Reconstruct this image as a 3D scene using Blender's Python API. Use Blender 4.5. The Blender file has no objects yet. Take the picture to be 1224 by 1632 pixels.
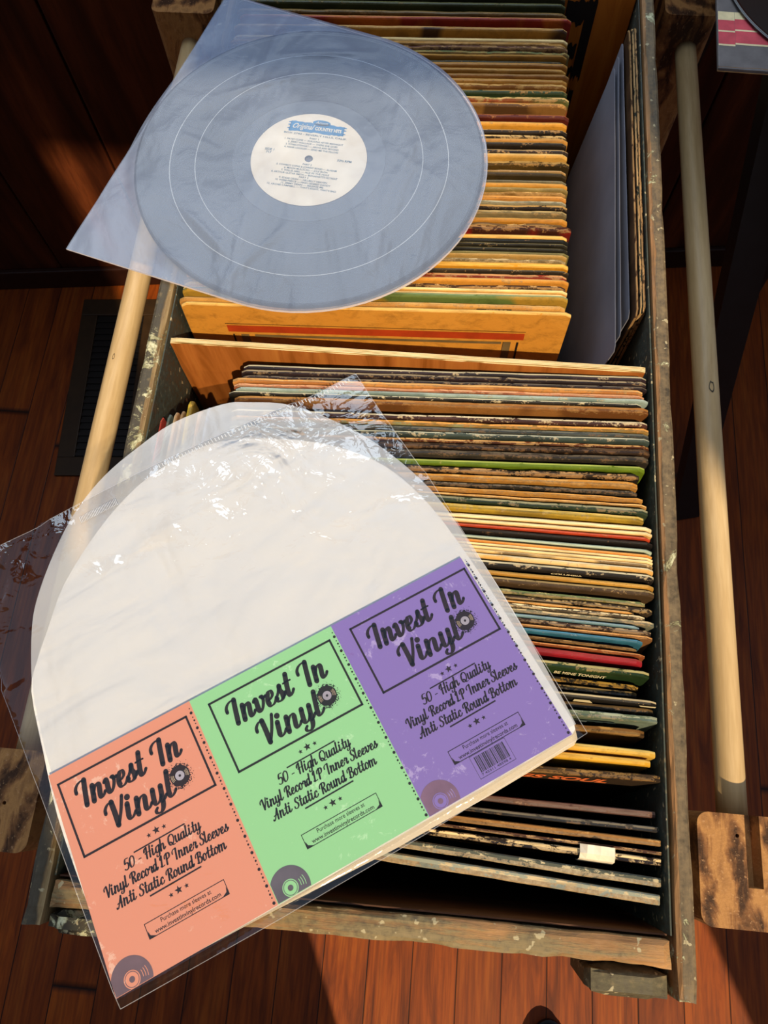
import bpy, bmesh, math, random
from mathutils import Vector, Matrix, noise as mnoise

# ------------------------------------------------------------------ camera, light, exposure
scene = bpy.context.scene
COL = scene.collection
W_PX, H_PX, F_PX = 1224.0, 1632.0, 1226.0
CAM_Z = 1.40
_y = Vector((314.0, -3456.0, F_PX)).normalized()            # crate length axis seen by the camera
_x = Vector((24960.0, 1833.0, -F_PX)); _x = (_x - _y * _x.dot(_y)).normalized()
_z = _x.cross(_y)
def at(px, py, H):
    """world point, H metres below the camera, seen at pixel px, py"""
    d = Vector((px - 612.0, py - 816.0, F_PX))
    w = Vector((d.dot(_x), d.dot(_y), d.dot(_z)))
    w = w * (-H / w.z)
    return Vector((w.x, w.y, w.z + CAM_Z))
cam_d = bpy.data.cameras.new('camera')
cam = bpy.data.objects.new('camera', cam_d); COL.objects.link(cam)
right = Vector((_x[0], _y[0], _z[0])); down = Vector((_x[1], _y[1], _z[1])); fwd = Vector((_x[2], _y[2], _z[2]))
m = Matrix((right, -down, -fwd)).transposed().to_4x4()
m.translation = Vector((0, 0, CAM_Z))
cam.matrix_world = m
cam_d.sensor_fit = 'VERTICAL'; cam_d.sensor_height = 36.0; cam_d.lens = 36.0 * F_PX / H_PX
cam_d.clip_start = 0.02
scene.camera = cam

scene.view_settings.view_transform = 'Standard'
scene.view_settings.look = 'None'
scene.view_settings.gamma = 1.0
scene.view_settings.use_curve_mapping = False
scene.view_settings.exposure = 0.12

world = bpy.data.worlds.new('world'); scene.world = world; world.use_nodes = True
wn = world.node_tree.nodes; bgn = wn['Background']
bgn.inputs['Color'].default_value = (0.62, 0.76, 1.0, 1); bgn.inputs['Strength'].default_value = 0.42

SUN_AZ = Vector((0.42, -0.90, 0)).normalized(); SUN_EL = math.radians(50)
sd = bpy.data.lights.new('sun', 'SUN'); sd.energy = 4.6; sd.color = (1.0, 0.80, 0.52); sd.angle = math.radians(0.8)
sun = bpy.data.objects.new('sun', sd); COL.objects.link(sun)
_s = SUN_AZ * math.cos(SUN_EL) + Vector((0, 0, math.sin(SUN_EL)))
sun.rotation_euler = _s.to_track_quat('Z', 'Y').to_euler()
sun.location = (1.5, -3.0, 3.5)

ad = bpy.data.lights.new('cool_window_fill', 'AREA'); ad.energy = 11; ad.color = (0.72, 0.86, 1.0); ad.shape = 'RECTANGLE'; ad.size = 1.1; ad.size_y = 0.85
al = bpy.data.objects.new('cool_window_fill', ad); COL.objects.link(al)
al.location = (-0.25, 1.12, 1.85); al.rotation_euler = Vector((0.1, -1, -0.35)).to_track_quat('-Z', 'Y').to_euler()   # lamp added at the unseen back window for cool light and bluish reflections

random.seed(7)
ZR, ZT = 0.875, 0.870          # crate rim, sleeve tops
FLOOR_IN = 0.549               # inner floor of the crate

# ------------------------------------------------------------------ helpers
def lin(c):
    if isinstance(c, str):
        c = tuple(int(c[i:i + 2], 16) / 255 for i in (0, 2, 4))
    return tuple((v / 12.92 if v <= 0.04045 else ((v + 0.055) / 1.055) ** 2.4) for v in c) + (1.0,)
def link(name, me, mats, parent=None):
    o = bpy.data.objects.new(name, me); COL.objects.link(o)
    for mt in (mats if isinstance(mats, (list, tuple)) else [mats]):
        me.materials.append(mt)
    if parent: o.parent = parent
    return o
def obj(name, bm, mats, parent=None, smooth=False):
    me = bpy.data.meshes.new(name); bmesh.ops.recalc_face_normals(bm, faces=bm.faces)
    bm.to_mesh(me); bm.free()
    if smooth:
        for p in me.polygons: p.use_smooth = True
    return link(name, me, mats, parent)
def tag(o, label, cat, group=None):
    o['label'] = label; o['category'] = cat
    if group: o['group'] = group
    return o
def empty(name, loc, label, cat, group=None):
    o = bpy.data.objects.new(name, None); COL.objects.link(o); o.location = loc; o.empty_display_size = 0.02
    return tag(o, label, cat, group)
def struct(o):
    o['kind'] = 'structure'; return o
def box(bm, x0, x1, y0, y1, z0, z1, bevel=0.0, cuts=0, mi=0):
    mtx = Matrix.Translation(((x0 + x1) / 2, (y0 + y1) / 2, (z0 + z1) / 2)) @ Matrix.Diagonal((x1 - x0, y1 - y0, z1 - z0, 1))
    r = bmesh.ops.create_cube(bm, size=1.0, matrix=mtx)
    fs = list({f for v in r['verts'] for f in v.link_faces})
    for f in fs: f.material_index = mi
    if bevel:
        es = list({e for f in fs for e in f.edges})
        rb = bmesh.ops.bevel(bm, geom=es, offset=bevel, segments=2, affect='EDGES', profile=0.6)
        for f in rb['faces']: f.material_index = mi
def worn_board(x0, x1, y0, y1, z0, z1, seed, amp=0.0015, step=0.012, bevel=0.003):
    """plank with softened, slightly chewed edges"""
    bm = bmesh.new()
    dims = (x1 - x0, y1 - y0, z1 - z0); n = [max(2, min(90, int(d / step))) for d in dims]
    r = bmesh.ops.create_cube(bm, size=1.0)
    ax = max(range(3), key=lambda i: dims[i])
    for i in range(3):
        k = n[i] if i == ax else max(4, min(n[i], 8))
        es = [e for e in bm.edges if abs((e.verts[0].co - e.verts[1].co)[i]) > 0.5 / 64 and
              all(abs((e.verts[0].co - e.verts[1].co)[j]) < 1e-6 for j in range(3) if j != i)]
        bmesh.ops.subdivide_edges(bm, edges=es, cuts=k - 1, use_grid_fill=True)
    c = Vector(((x0 + x1) / 2, (y0 + y1) / 2, (z0 + z1) / 2))
    half = [d / 2 for d in dims]
    for v in bm.verts:
        p = Vector((v.co[i] * dims[i] for i in range(3)))
        nn = sum(1 for i in range(3) if abs(abs(p[i]) - half[i]) < 1e-5)
        w = p + c
        nz = mnoise.noise(w * 22 + Vector((seed, 0, 0))) + 0.6 * mnoise.noise(w * 75 + Vector((0, seed, 0)))
        for i in range(3):
            if abs(abs(p[i]) - half[i]) < 1e-5:
                s = -1 if p[i] > 0 else 1
                pull = 0
                if nn >= 2: pull = bevel * 0.45 + max(0, nz) * amp * 2.2
                else: pull = nz * amp * 0.25
                p[i] += s * pull
        v.co = p + c
    return bm
def cyl(bm, p0, p1, r, seg=20, r1=None):
    p0 = Vector(p0); p1 = Vector(p1); d = p1 - p0
    q = d.to_track_quat('Z', 'Y').to_matrix().to_4x4(); q.translation = (p0 + p1) / 2
    bmesh.ops.create_cone(bm, cap_ends=True, segments=seg, radius1=r, radius2=r if r1 is None else r1, depth=d.length, matrix=q)
def prism(bm, pts, z0, z1, shift=None, mi=0):
    """closed outline pts (x, y) from z0 to z1; shift(x, y) offsets the bottom outline"""
    b = []
    for x, y in pts:
        sx, sy = shift(x, y) if shift else (0, 0)
        b.append(bm.verts.new((x + sx, y + sy, z0)))
    t = [bm.verts.new((x, y, z1)) for x, y in pts]
    f = bm.faces.new(t); f.material_index = mi
    f = bm.faces.new(b[::-1]); f.material_index = mi
    n = len(pts)
    for i in range(n):
        f = bm.faces.new((b[i], b[(i + 1) % n], t[(i + 1) % n], t[i])); f.material_index = mi
def bool_cut(o, cut_bm):
    me = bpy.data.meshes.new('cut'); cut_bm.to_mesh(me); cut_bm.free()
    c = bpy.data.objects.new('cut', me); COL.objects.link(c)
    md = o.modifiers.new('b', 'BOOLEAN'); md.object = c; md.operation = 'DIFFERENCE'; md.solver = 'EXACT'
    bpy.context.view_layer.update()
    dg = bpy.context.evaluated_depsgraph_get()
    new = bpy.data.meshes.new_from_object(o.evaluated_get(dg))
    o.modifiers.clear(); o.data = new
    bpy.data.objects.remove(c)

# ------------------------------------------------------------------ materials
class NT:
    def __init__(s, name):
        s.m = bpy.data.materials.new(name); s.m.use_nodes = True
        s.t = s.m.node_tree; s.n = s.t.nodes; s.b = s.n['Principled BSDF']; s.out = s.n['Material Output']
        s.co = s.n.new('ShaderNodeTexCoord')
    def set(s, sock, v):
        if hasattr(v, 'is_output') or isinstance(v, bpy.types.NodeSocket): s.t.links.new(v, sock)
        else: sock.default_value = v
    def map(s, scale=(1, 1, 1), loc=(0, 0, 0), src='Object', rot=(0, 0, 0)):
        k = s.n.new('ShaderNodeMapping'); s.t.links.new(s.co.outputs[src], k.inputs['Vector'])
        k.inputs['Scale'].default_value = scale; k.inputs['Location'].default_value = loc; k.inputs['Rotation'].default_value = rot
        return k.outputs[0]
    def noise(s, vec, scale, detail=4, rough=0.55, dist=0.0):
        k = s.n.new('ShaderNodeTexNoise'); s.set(k.inputs['Vector'], vec)
        k.inputs['Scale'].default_value = scale; k.inputs['Detail'].default_value = detail
        k.inputs['Roughness'].default_value = rough; k.inputs['Distortion'].default_value = dist
        return k.outputs['Fac']
    def wave(s, vec, scale, dist=3, detail=2, typ='BANDS', dirn='X', dscale=1.0):
        k = s.n.new('ShaderNodeTexWave'); s.set(k.inputs['Vector'], vec); k.wave_type = typ
        if typ == 'BANDS': k.bands_direction = dirn
        else: k.rings_direction = dirn
        k.inputs['Scale'].default_value = scale; k.inputs['Distortion'].default_value = dist; k.inputs['Detail'].default_value = detail
        k.inputs['Detail Scale'].default_value = dscale
        return k.outputs['Fac']
    def ramp(s, fac, stops, interp='LINEAR'):
        k = s.n.new('ShaderNodeValToRGB'); s.set(k.inputs[0], fac); k.color_ramp.interpolation = interp
        e = k.color_ramp.elements
        while len(e) < len(stops): e.new(0.5)
        for i, (p, c) in enumerate(stops):
            e[i].position = p; e[i].color = (c, c, c, 1) if isinstance(c, (int, float)) else c
        return k.outputs[0]
    def mix(s, fac, a, b, mode='MIX'):
        k = s.n.new('ShaderNodeMix'); k.data_type = 'RGBA'; k.blend_type = mode
        s.set(k.inputs[0], fac); s.set(k.inputs[6], a); s.set(k.inputs[7], b)
        return k.outputs[2]
    def math(s, op, a, b=0.0, c=0.0, clamp=False):
        k = s.n.new('ShaderNodeMath'); k.operation = op; k.use_clamp = clamp
        s.set(k.inputs[0], a); s.set(k.inputs[1], b); s.set(k.inputs[2], c)
        return k.outputs[0]
    def sep(s, vec):
        k = s.n.new('ShaderNodeSeparateXYZ'); s.t.links.new(vec, k.inputs[0]); return k.outputs
    def comb(s, x, y, z):
        k = s.n.new('ShaderNodeCombineXYZ'); s.set(k.inputs[0], x); s.set(k.inputs[1], y); s.set(k.inputs[2], z); return k.outputs[0]
    def bump(s, h, strength=0.3, dist=0.002):
        k = s.n.new('ShaderNodeBump'); k.inputs['Strength'].default_value = strength; k.inputs['Distance'].default_value = dist
        s.set(k.inputs['Height'], h); s.t.links.new(k.outputs[0], s.b.inputs['Normal']); return k.outputs[0]
    def fin(s, col, rough=0.6, spec=0.3):
        s.set(s.b.inputs['Base Color'], col); s.set(s.b.inputs['Roughness'], rough)
        s.b.inputs['Specular IOR Level'].default_value = spec
        return s.m
def plain(name, c, rough=0.6, spec=0.3, var=0.12, scale=60):
    k = NT(name); n = k.noise(k.map(), scale)
    c = lin(c); d = tuple(v * (1 - var * 2) for v in c[:3]) + (1,)
    l = tuple(min(1, v * (1 + var)) for v in c[:3]) + (1,)
    return k.fin(k.ramp(n, [(0.3, d), (0.7, l)]), rough, spec)

def mat_paint(name, wood='b07c4c', paint='6f5e46', chip='c8c6a2', seed=0, stretch=(6, 1, 6), edge_axis=None, paint_amt=0.5, chip_amt=0.66, edge_end=0.25, warm='8f6a44'):
    """old distressed paint: brown wood, grey-olive paint left in streaks, pale chips"""
    k = NT(name)
    v = k.map(stretch, (seed, seed * 2, 0)); v1 = k.map((1, 1, 1), (seed, 0, 0))
    grain = k.noise(v, 14, 6, 0.7)
    big = k.noise(v1, 13, 5, 0.6)
    fine = k.noise(v1, 220, 3, 0.6)
    woodc = k.ramp(grain, [(0.3, lin('5a3c22')), (0.48, lin(warm)), (0.72, lin(wood))])
    paintc = k.ramp(k.math('ADD', k.math('MULTIPLY', fine, 0.5), k.math('MULTIPLY', grain, 0.5)), [(0.35, lin('41382a')), (0.55, lin(paint)), (0.75, lin('8e7a58'))])
    s = k.math('ADD', k.math('MULTIPLY', big, 0.55), k.math('MULTIPLY', grain, 0.45))
    if edge_axis is not None:
        g = k.sep(k.co.outputs['Generated'])[abs(edge_axis) - 1]
        if edge_axis < 0: g = k.math('SUBTRACT', 1.0, g)
        em = k.n.new('ShaderNodeMapRange'); k.set(em.inputs[0], g); em.inputs[1].default_value = 0.0; em.inputs[2].default_value = edge_end
        em.inputs[3].default_value = -0.30; em.inputs[4].default_value = 0.10
        s = k.math('ADD', s, em.outputs[0])
    msk = k.ramp(s, [(paint_amt - 0.04, 0.0), (paint_amt + 0.03, 1.0)])
    col = k.mix(msk, woodc, paintc)
    chipn = k.math('ADD', k.math('MULTIPLY', k.noise(v1, 38, 8, 0.75, 0.6), 0.75), k.math('MULTIPLY', k.noise(v1, 7, 2), 0.25))
    chipm = k.ramp(chipn, [(chip_amt - 0.05, 0.0), (chip_amt - 0.03, 1.0)])
    col = k.mix(chipm, col, k.ramp(fine, [(0.4, lin('8f8a66')), (0.6, lin(chip))]))
    dots = k.ramp(k.math('ADD', k.math('MULTIPLY', k.noise(v1, 170, 2, 0.5), 0.7), k.math('MULTIPLY', big, 0.3)), [(0.625, 0.0), (0.65, 1.0)])
    col = k.mix(dots, col, lin('a89a78'))
    h = k.math('ADD', k.math('MULTIPLY', msk, 0.5), k.math('ADD', k.math('MULTIPLY', grain, 0.7), k.math('MULTIPLY', chipm, 0.5)))
    k.bump(h, 0.6, 0.0015)
    return k.fin(col, k.ramp(fine, [(0.3, 0.45), (0.7, 0.8)]), 0.3)

def mat_wood(name, dark, mid, light, scale=(1, 10, 10), ns=3.0, rough=0.5, seed=0, spec=0.3, wave=0.0):
    k = NT(name); v = k.map(scale, (seed, seed, seed))
    n = k.noise(v, ns, 7, 0.6, 0.8)
    if wave:
        n = k.math('ADD', k.math('MULTIPLY', n, 1 - wave), k.math('MULTIPLY', k.wave(v, 1.2, 6, 3, 'BANDS', 'Y'), wave))
    f = k.noise(k.map(tuple(s * 9 for s in scale), (seed, 0, 0)), ns, 3)
    c = k.ramp(n, [(0.25, lin(dark)), (0.5, lin(mid)), (0.75, lin(light))])
    c = k.mix(k.ramp(f, [(0.35, 0.35), (0.6, 0.0)]), c, lin(dark))
    k.bump(f, 0.15, 0.001)
    return k.fin(c, rough, spec)

M_RAIL_R = mat_paint('weathered_rail_right', seed=3, stretch=(8, 0.8, 8), edge_axis=1, edge_end=0.42, paint_amt=0.465, chip_amt=0.645)
M_RAIL_L = mat_paint('weathered_rail_left', wood='a58d66', paint='4c463a', chip='cfcaa6', seed=9, stretch=(8, 0.8, 8), edge_axis=-1, edge_end=0.45, paint_amt=0.47, chip_amt=0.60, warm='8a7450')
M_FRONT = mat_paint('weathered_front', wood='bc8a54', paint='7a6a4a', seed=5, stretch=(0.7, 8, 8), paint_amt=0.53, chip_amt=0.71)
M_INNER = mat_paint('weathered_shaded_inside', wood='6a4c30', paint='39423c', seed=11, stretch=(3, 1, 1), paint_amt=0.38, chip_amt=0.74, warm='4c3726')  # worn paint, darkened and blued for the shaded inner walls
M_CLEAT = mat_paint('weathered_cleat', wood='7d6644', paint='5a523c', seed=2, stretch=(1, 5, 5), paint_amt=0.36, chip_amt=0.66)
M_CLEAT2 = mat_paint('peeling_cleat', wood='7d6644', paint='3f3c30', seed=14, stretch=(1, 3, 3), paint_amt=0.44, chip_amt=0.57)
M_BOTTOM = mat_wood('crate_bottom_wood', '1c0f08', '3a2010', '4c2c16', (8, 1, 8), 4)

# floor: narrow red-brown strips running away from the viewer
def mat_floor():
    k = NT('hardwood_strips'); PW = 0.0712; X0 = 0.1084
    g = k.sep(k.co.outputs['Object'])
    u = k.math('DIVIDE', k.math('SUBTRACT', g[0], X0), PW); idx = k.math('FLOOR', u)
    fr = k.math('SUBTRACT', u, idx)
    wn1 = k.n.new('ShaderNodeTexWhiteNoise'); wn1.noise_dimensions = '1D'; k.set(wn1.inputs['W'], idx)
    yo = k.math('ADD', k.math('DIVIDE', k.math('ADD', g[1], 9.0), 2.4), k.math('MULTIPLY', wn1.outputs[0], 7.3)); yi = k.math('FLOOR', yo)
    yf = k.math('SUBTRACT', yo, yi)
    wn2 = k.n.new('ShaderNodeTexWhiteNoise'); wn2.noise_dimensions = '2D'; k.set(wn2.inputs['Vector'], k.comb(idx, yi, 0))
    pv = k.comb(k.math('MULTIPLY', g[0], 9.0), k.math('ADD', g[1], k.math('MULTIPLY', wn2.outputs[0], 31.0)), 0.0)
    gr = k.noise(pv, 3.2, 7, 0.62, 1.4); fi = k.noise(k.comb(k.math('MULTIPLY', g[0], 60.0), k.math('MULTIPLY', g[1], 3.0), k.math('MULTIPLY', wn2.outputs[0], 9.0)), 4, 3)
    c = k.ramp(gr, [(0.28, lin('4e1f05')), (0.5, lin('8c400c')), (0.75, lin('a25618'))])
    c = k.mix(k.ramp(fi, [(0.35, 0.45), (0.6, 0.0)]), c, lin('45190a'))
    c = k.mix(k.math('MULTIPLY', wn2.outputs[0], 0.45), c, lin('50200a'))
    e = k.math('MINIMUM', fr, k.math('SUBTRACT', 1.0, fr)); e2 = k.math('MINIMUM', yf, k.math('SUBTRACT', 1.0, yf))
    gap = k.math('MAXIMUM', k.ramp(e, [(0.004, 1.0), (0.018, 0.0)]), k.ramp(e2, [(0.0008, 1.0), (0.003, 0.0)]))
    c = k.mix(gap, c, lin('120603'))
    k.bump(k.math('SUBTRACT', k.math('MULTIPLY', fi, 0.15), gap), 0.4, 0.001)
    return k.fin(c, 0.5, 0.2)
M_FLOOR = mat_floor()
M_PANEL = mat_wood('pine_panelling', '2a1007', '562913', '70391c', (9, 9, 1.0), 2.0, 0.45, 1.3, 0.3, 0.35)
M_PANEL_D = plain('dark_trim_wood', '2a1209', 0.5)
M_ROD = mat_wood('pale_dowel', 'a98a5c', 'c4a678', 'd2b88c', (14, 1.2, 14), 3, 0.45, 2.0)
def mat_endgrain():
    k = NT('brown_end_grain'); v = k.map((1, 1, 0.4), (0.16, 0.09, 0))
    w = k.wave(v, 11, 5.0, 4, 'RINGS', 'Z', 2.0); n = k.noise(k.map((1, .35, .4), rot=(0, 0, 0.9)), 60, 6, 0.65, 0.8); f = k.noise(v, 420, 2)
    s = k.math('ADD', k.math('MULTIPLY', w, 0.22), k.math('MULTIPLY', n, 0.78))
    c = k.ramp(s, [(0.36, lin('3e2614')), (0.46, lin('7e5430')), (0.56, lin('ac7c48')), (0.72, lin('8a6038'))])
    c = k.mix(k.ramp(f, [(0.62, 0.0), (0.72, 0.5)]), c, lin('c09468'))
    k.bump(k.math('ADD', s, f), 0.4, 0.001)
    return k.fin(c, 0.6, 0.25)
M_END = mat_endgrain()
M_BLACKM = plain('black_metal', '17181b', 0.4, 0.5)
M_SHOE = plain('black_leather', '0e0e10', 0.35, 0.5)
M_VENT = plain('tan_vent_frame', '33220f', 0.5)
M_VENTS = plain('dark_vent_slats', '120d0a', 0.5)

def mat_ply(name, edge=False):
    k = NT(name)
    if edge:
        g = k.sep(k.co.outputs['Generated'])[1]
        st = k.wave(k.comb(g, 0.0, 0.0), 2.4, 0.6, 2, 'BANDS', 'X')
        n = k.noise(k.map((1.5, 40, 1)), 14, 6, 0.7)
        c = k.ramp(k.math('ADD', k.math('MULTIPLY', st, 0.35), k.math('MULTIPLY', n, 0.65)), [(0.3, lin('8a6a3c')), (0.5, lin('d2b27a')), (0.7, lin('f0dcae'))])
        k.bump(n, 0.5, 0.001); return k.fin(c, 0.8, 0.1)
    v = k.map((1, 1, 6)); n = k.noise(v, 7, 6, 0.6, 1.5)
    v2 = k.map((6, 1, 0.8)); n = k.noise(v2, 7, 6, 0.6, 1.5)
    c = k.ramp(n, [(0.3, lin('8a4c18')), (0.5, lin('a8622a')), (0.75, lin('b87434'))])
    return k.fin(c, 0.55, 0.25)
M_PLYF = mat_ply('plywood_face'); M_PLYE = mat_ply('plywood_edge', True)

# ------------------------------------------------------------------ setting
bm = bmesh.new(); box(bm, -3, 3, -3, 3, -0.05, 0)
struct(obj('floor', bm, M_FLOOR))
# panelled back wall, a little out of square with the crate
wall_ang = math.atan(0.1086)
bm = bmesh.new()
x = -2.451
while x < 2.0:
    box(bm, x + 0.0015, x + 0.2045, 0.0, 0.02, 0.0, 1.14, 0.0035)
    if x < -1.2 or x > 0.8: box(bm, x + 0.0015, x + 0.2045, 0.0, 0.02, 1.14, 2.9, 0.0035)
    x += 0.206
box(bm, -2.5, 2.1, 0.012, 0.03, 0.0, 1.14); box(bm, -2.5, -1.2, 0.012, 0.03, 1.14, 2.9); box(bm, 0.9, 2.1, 0.012, 0.03, 1.14, 2.9); box(bm, -1.2, 0.9, 0.0, 0.03, 2.6, 2.9)
o = struct(obj('wall_back', bm, M_PANEL)); o.location = (0, 1.058 - 0.0, 0); o.rotation_euler.z = wall_ang
bm = bmesh.new(); box(bm, -2.4, 2.0, -0.012, -0.0005, 0.0, 0.055, 0.003)
o = struct(obj('baseboard_back', bm, M_PANEL_D)); o.location = (0, 1.058, 0); o.rotation_euler.z = wall_ang
bm = bmesh.new()
for a in ((-1.2, -1.15, 1.14, 2.6), (0.85, 0.9, 1.14, 2.6), (-1.2, 0.9, 1.14, 1.19), (-1.2, 0.9, 2.55, 2.6)): box(bm, a[0], a[1], -0.02, 0.035, a[2], a[3], 0.003)
o = struct(obj('added_window', bm, M_PANEL_D)); o.location = (0, 1.058, 0); o.rotation_euler.z = wall_ang  # frame of an unseen window, added for cool light and reflections
# unseen gobo wall added behind the viewer, its opening shapes the sun patch
bm = bmesh.new()
WX0, WX1, WZ0, WZ1, WY = 0.11, 0.813, 0.35, 2.75, -0.75
box(bm, -3, WX0, WY - 0.08, WY, 0, 3.0); box(bm, WX1, 3, WY - 0.08, WY, 0, 3.0)
box(bm, WX0, WX1, WY - 0.08, WY, 0, WZ0); box(bm, WX0, WX1, WY - 0.08, WY, WZ1, 3.0)
struct(obj('wall_front_gobo', bm, plain('warm_plaster', 'b09070', 0.8)))

# floor register by the left wall
reg = empty('floor_register', (-0.66, 0.73, 0.0), 'dark slatted floor register with tan frame beside the panelled wall', 'floor vent')
reg.rotation_euler.z = math.radians(4)
bm = bmesh.new()
for a in ((-0.085, 0.085, 0.165, 0.205), (-0.085, 0.085, -0.205, -0.165), (-0.085, -0.05, -0.165, 0.165), (0.05, 0.085, -0.165, 0.165)):
    box(bm, a[0], a[1], a[2], a[3], 0.0, 0.006, 0.0015)
obj('vent_frame', bm, M_VENT, reg)
bm = bmesh.new()
for i in range(22):
    box(bm, -0.05, 0.05, -0.162 + i * 0.0148, -0.155 + i * 0.0148, 0.0, 0.004)
box(bm, -0.05, 0.05, -0.165, 0.165, 0.0, 0.001)
obj('slats', bm, M_VENTS, reg)

# ------------------------------------------------------------------ crate
XL0, XL1, XR0, XR1 = -0.2285, -0.2140, 0.1700, 0.1840
YF0, YF1, YB = -0.0905, -0.0720, 0.965
ZB = 0.535
crate = empty('wooden_crate', (-0.022, 0.43, ZB), 'long weathered wooden record crate with chipped grey paint on a stand', 'crate')
def cr(name, bm, mat, parent=None, smooth=False):
    par = parent or crate
    o = obj(name, bm, mat, par, smooth)
    o.matrix_parent_inverse = Matrix.Translation(-Vector(par.location)) if par is crate else Matrix()
    return o
def kid(o, root):
    """keep world coordinates of a mesh made at the origin when parented to root"""
    o.matrix_parent_inverse = (Matrix.Translation(root.location) @ root.rotation_euler.to_matrix().to_4x4()).inverted()
    return o
cr('side_board', worn_board(XR0, XR1, -0.1075, YB, ZB, ZR, 4, 0.0007), M_RAIL_R)
cr('side_board', worn_board(XL0, XL1, -0.1010, YB, ZB, ZR, 8, 0.0013), M_RAIL_L)
cr('end_board', worn_board(XL1, XR0, YF0, YF1, ZB, ZR - 0.002, 2, 0.0009, 0.006), M_FRONT)
cr('end_board', worn_board(XL1, XR0, YB - 0.016, YB, ZB, ZR, 6), M_FRONT)
bm = bmesh.new(); box(bm, XL1, XR0, YF1, YB - 0.016, ZB, FLOOR_IN - 0.001)
cr('bottom_board', bm, M_BOTTOM)
bm = worn_board(0.1215, XR0, -0.1085, YF0, 0.790, ZR - 0.006, 31, 0.0012, 0.01, 0.006)
for v in bm.verts:
    if v.co.x < 0.126: v.co.x += (v.co.z - 0.83) * -0.06
cr('handle_cleat', bm, M_CLEAT, smooth=False)
cr('handle_cleat', worn_board(XL1, -0.150, -0.1040, YF0, 0.790, ZR - 0.004, 37, 0.0035, 0.006, 0.008), M_CLEAT2)
# thin sheets over the inner sides, bluish shade put into their colour
for xa, xb in ((XR0 - 0.0012, XR0 - 0.0002), (XL1 + 0.0002, XL1 + 0.0012)):
    bm = bmesh.new(); box(bm, xa, xb, YF1 + 0.001, YB - 0.02, FLOOR_IN + 0.001, ZR - 0.004)
    cr('inner_face_sheet', bm, M_INNER)
bm = bmesh.new(); box(bm, XL1 + 0.002, XR0 - 0.002, YF1 + 0.0002, YF1 + 0.0012, FLOOR_IN + 0.001, ZR - 0.008)
cr('inner_face_sheet', bm, mat_wood('inside_front_wood', '2a1608', '4e2c14', '6a4020', (1, 8, 8), 3))

# plywood divider between the compartments
dv = worn_board(XL1 + 0.002, 0.1665, 0.3162, 0.3240, FLOOR_IN + 0.001, 0.8705, 21, 0.0009, 0.006)
for f in dv.faces: pass
bmesh.ops.recalc_face_normals(dv, faces=dv.faces)
for f in dv.faces:
    if all(v.co.z > 0.8705 - 0.0045 for v in f.verts): f.material_index = 1
tag(obj('plywood_divider', dv, [M_PLYF, M_PLYE]), 'plywood divider board standing across the crate between its two compartments', 'divider')

# stencilled far board
def mat_stencil_wood():
    k = NT('orange_board'); n = k.noise(k.map((7, 1, 0.7)), 8, 6, 0.6, 1.0)
    c = k.ramp(n, [(0.3, lin('9a5416')), (0.5, lin('b86a20')), (0.75, lin('c87c30'))])
    return k.fin(c, 0.6, 0.2)
bm = bmesh.new(); box(bm, XL1 + 0.002, XR0 - 0.002, 0.7230, 0.7330, FLOOR_IN, 0.8720, 0.001)
fb = empty('stencilled_board', (0, 0.7330, FLOOR_IN), 'orange wooden cross board with worn black stencilling closing the far compartment', 'board')
kid(obj('board', bm, mat_stencil_wood(), fb), fb)
# ragged black stencil marks, flat ink on the board
bm = bmesh.new(); random.seed(5)
def ink(x0, x1, z0, z1):
    n = 9; vs = []
    top = [(x0 + (x1 - x0) * i / n, z1 - random.random() * 0.006) for i in range(n + 1)]
    bot = [(x0 + (x1 - x0) * i / n, z0 + random.random() * 0.010) for i in range(n + 1)]
    for i in range(n):
        vs = [bm.verts.new((p[0], 0.7226, p[1])) for p in (bot[i], bot[i + 1], top[i + 1], top[i])]
        bm.faces.new(vs)
ink(0.104, 0.1235, 0.838, 0.870); ink(0.106, 0.1220, 0.795, 0.822); ink(0.104, 0.124, 0.778, 0.796)
ink(0.106, 0.110, 0.730, 0.776); ink(0.113, 0.124, 0.740, 0.772); ink(0.1235, 0.133, 0.775, 0.870); ink(0.106, 0.122, 0.700, 0.728)
ink(0.125, 0.130, 0.735, 0.770)
kid(obj('stencil_print', bm, plain('black_ink', '1a100a', 0.8), fb), fb)

# ------------------------------------------------------------------ record sleeves standing in the crate
def mat_sleeve(name, c1, c2, edge, wear, seed):
    k = NT(name)
    g = k.sep(k.co.outputs['Object'])
    v = k.map((1, 1, 1), (seed * 1.7, seed, 0))
    n1 = k.noise(k.map((0.7, 1, 1), (seed * 1.7, seed, 0)), 85, 8, 0.75, 0.4); n2 = k.noise(v, 420, 3, 0.6)
    xo = k.noise(k.comb(k.math('ADD', g[0], seed * 3.1), 0.0, k.math('MULTIPLY', g[2], 0.6)), 11, 2)
    col = k.mix(k.ramp(xo, [(0.50, 0.0), (0.53, 1.0)]), lin(c1), lin(c2))
    mr = k.n.new('ShaderNodeMapRange'); k.set(mr.inputs[0], g[2]); mr.inputs[1].default_value = -0.011; mr.inputs[2].default_value = 0.0
    mr.inputs[3].default_value = -0.10; mr.inputs[4].default_value = 0.13
    s = k.math('ADD', k.math('ADD', k.math('MULTIPLY', n1, 0.75), k.math('MULTIPLY', n2, 0.25)), mr.outputs[0])
    th = 0.735 - 0.22 * wear
    msk = k.ramp(s, [(th, 0.0), (th + 0.035, 1.0)])
    col = k.mix(msk, col, k.mix(n2, lin(edge), lin('6b4a2c')))
    col = k.mix(k.ramp(n1, [(0.32, 0.55), (0.52, 0.0)]), col, tuple(0.35 * q for q in lin(c1)[:3]) + (1,))
    k.bump(k.math('ADD', n1, msk), 0.35, 0.0012)
    return k.fin(col, 0.5, 0.3)
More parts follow.
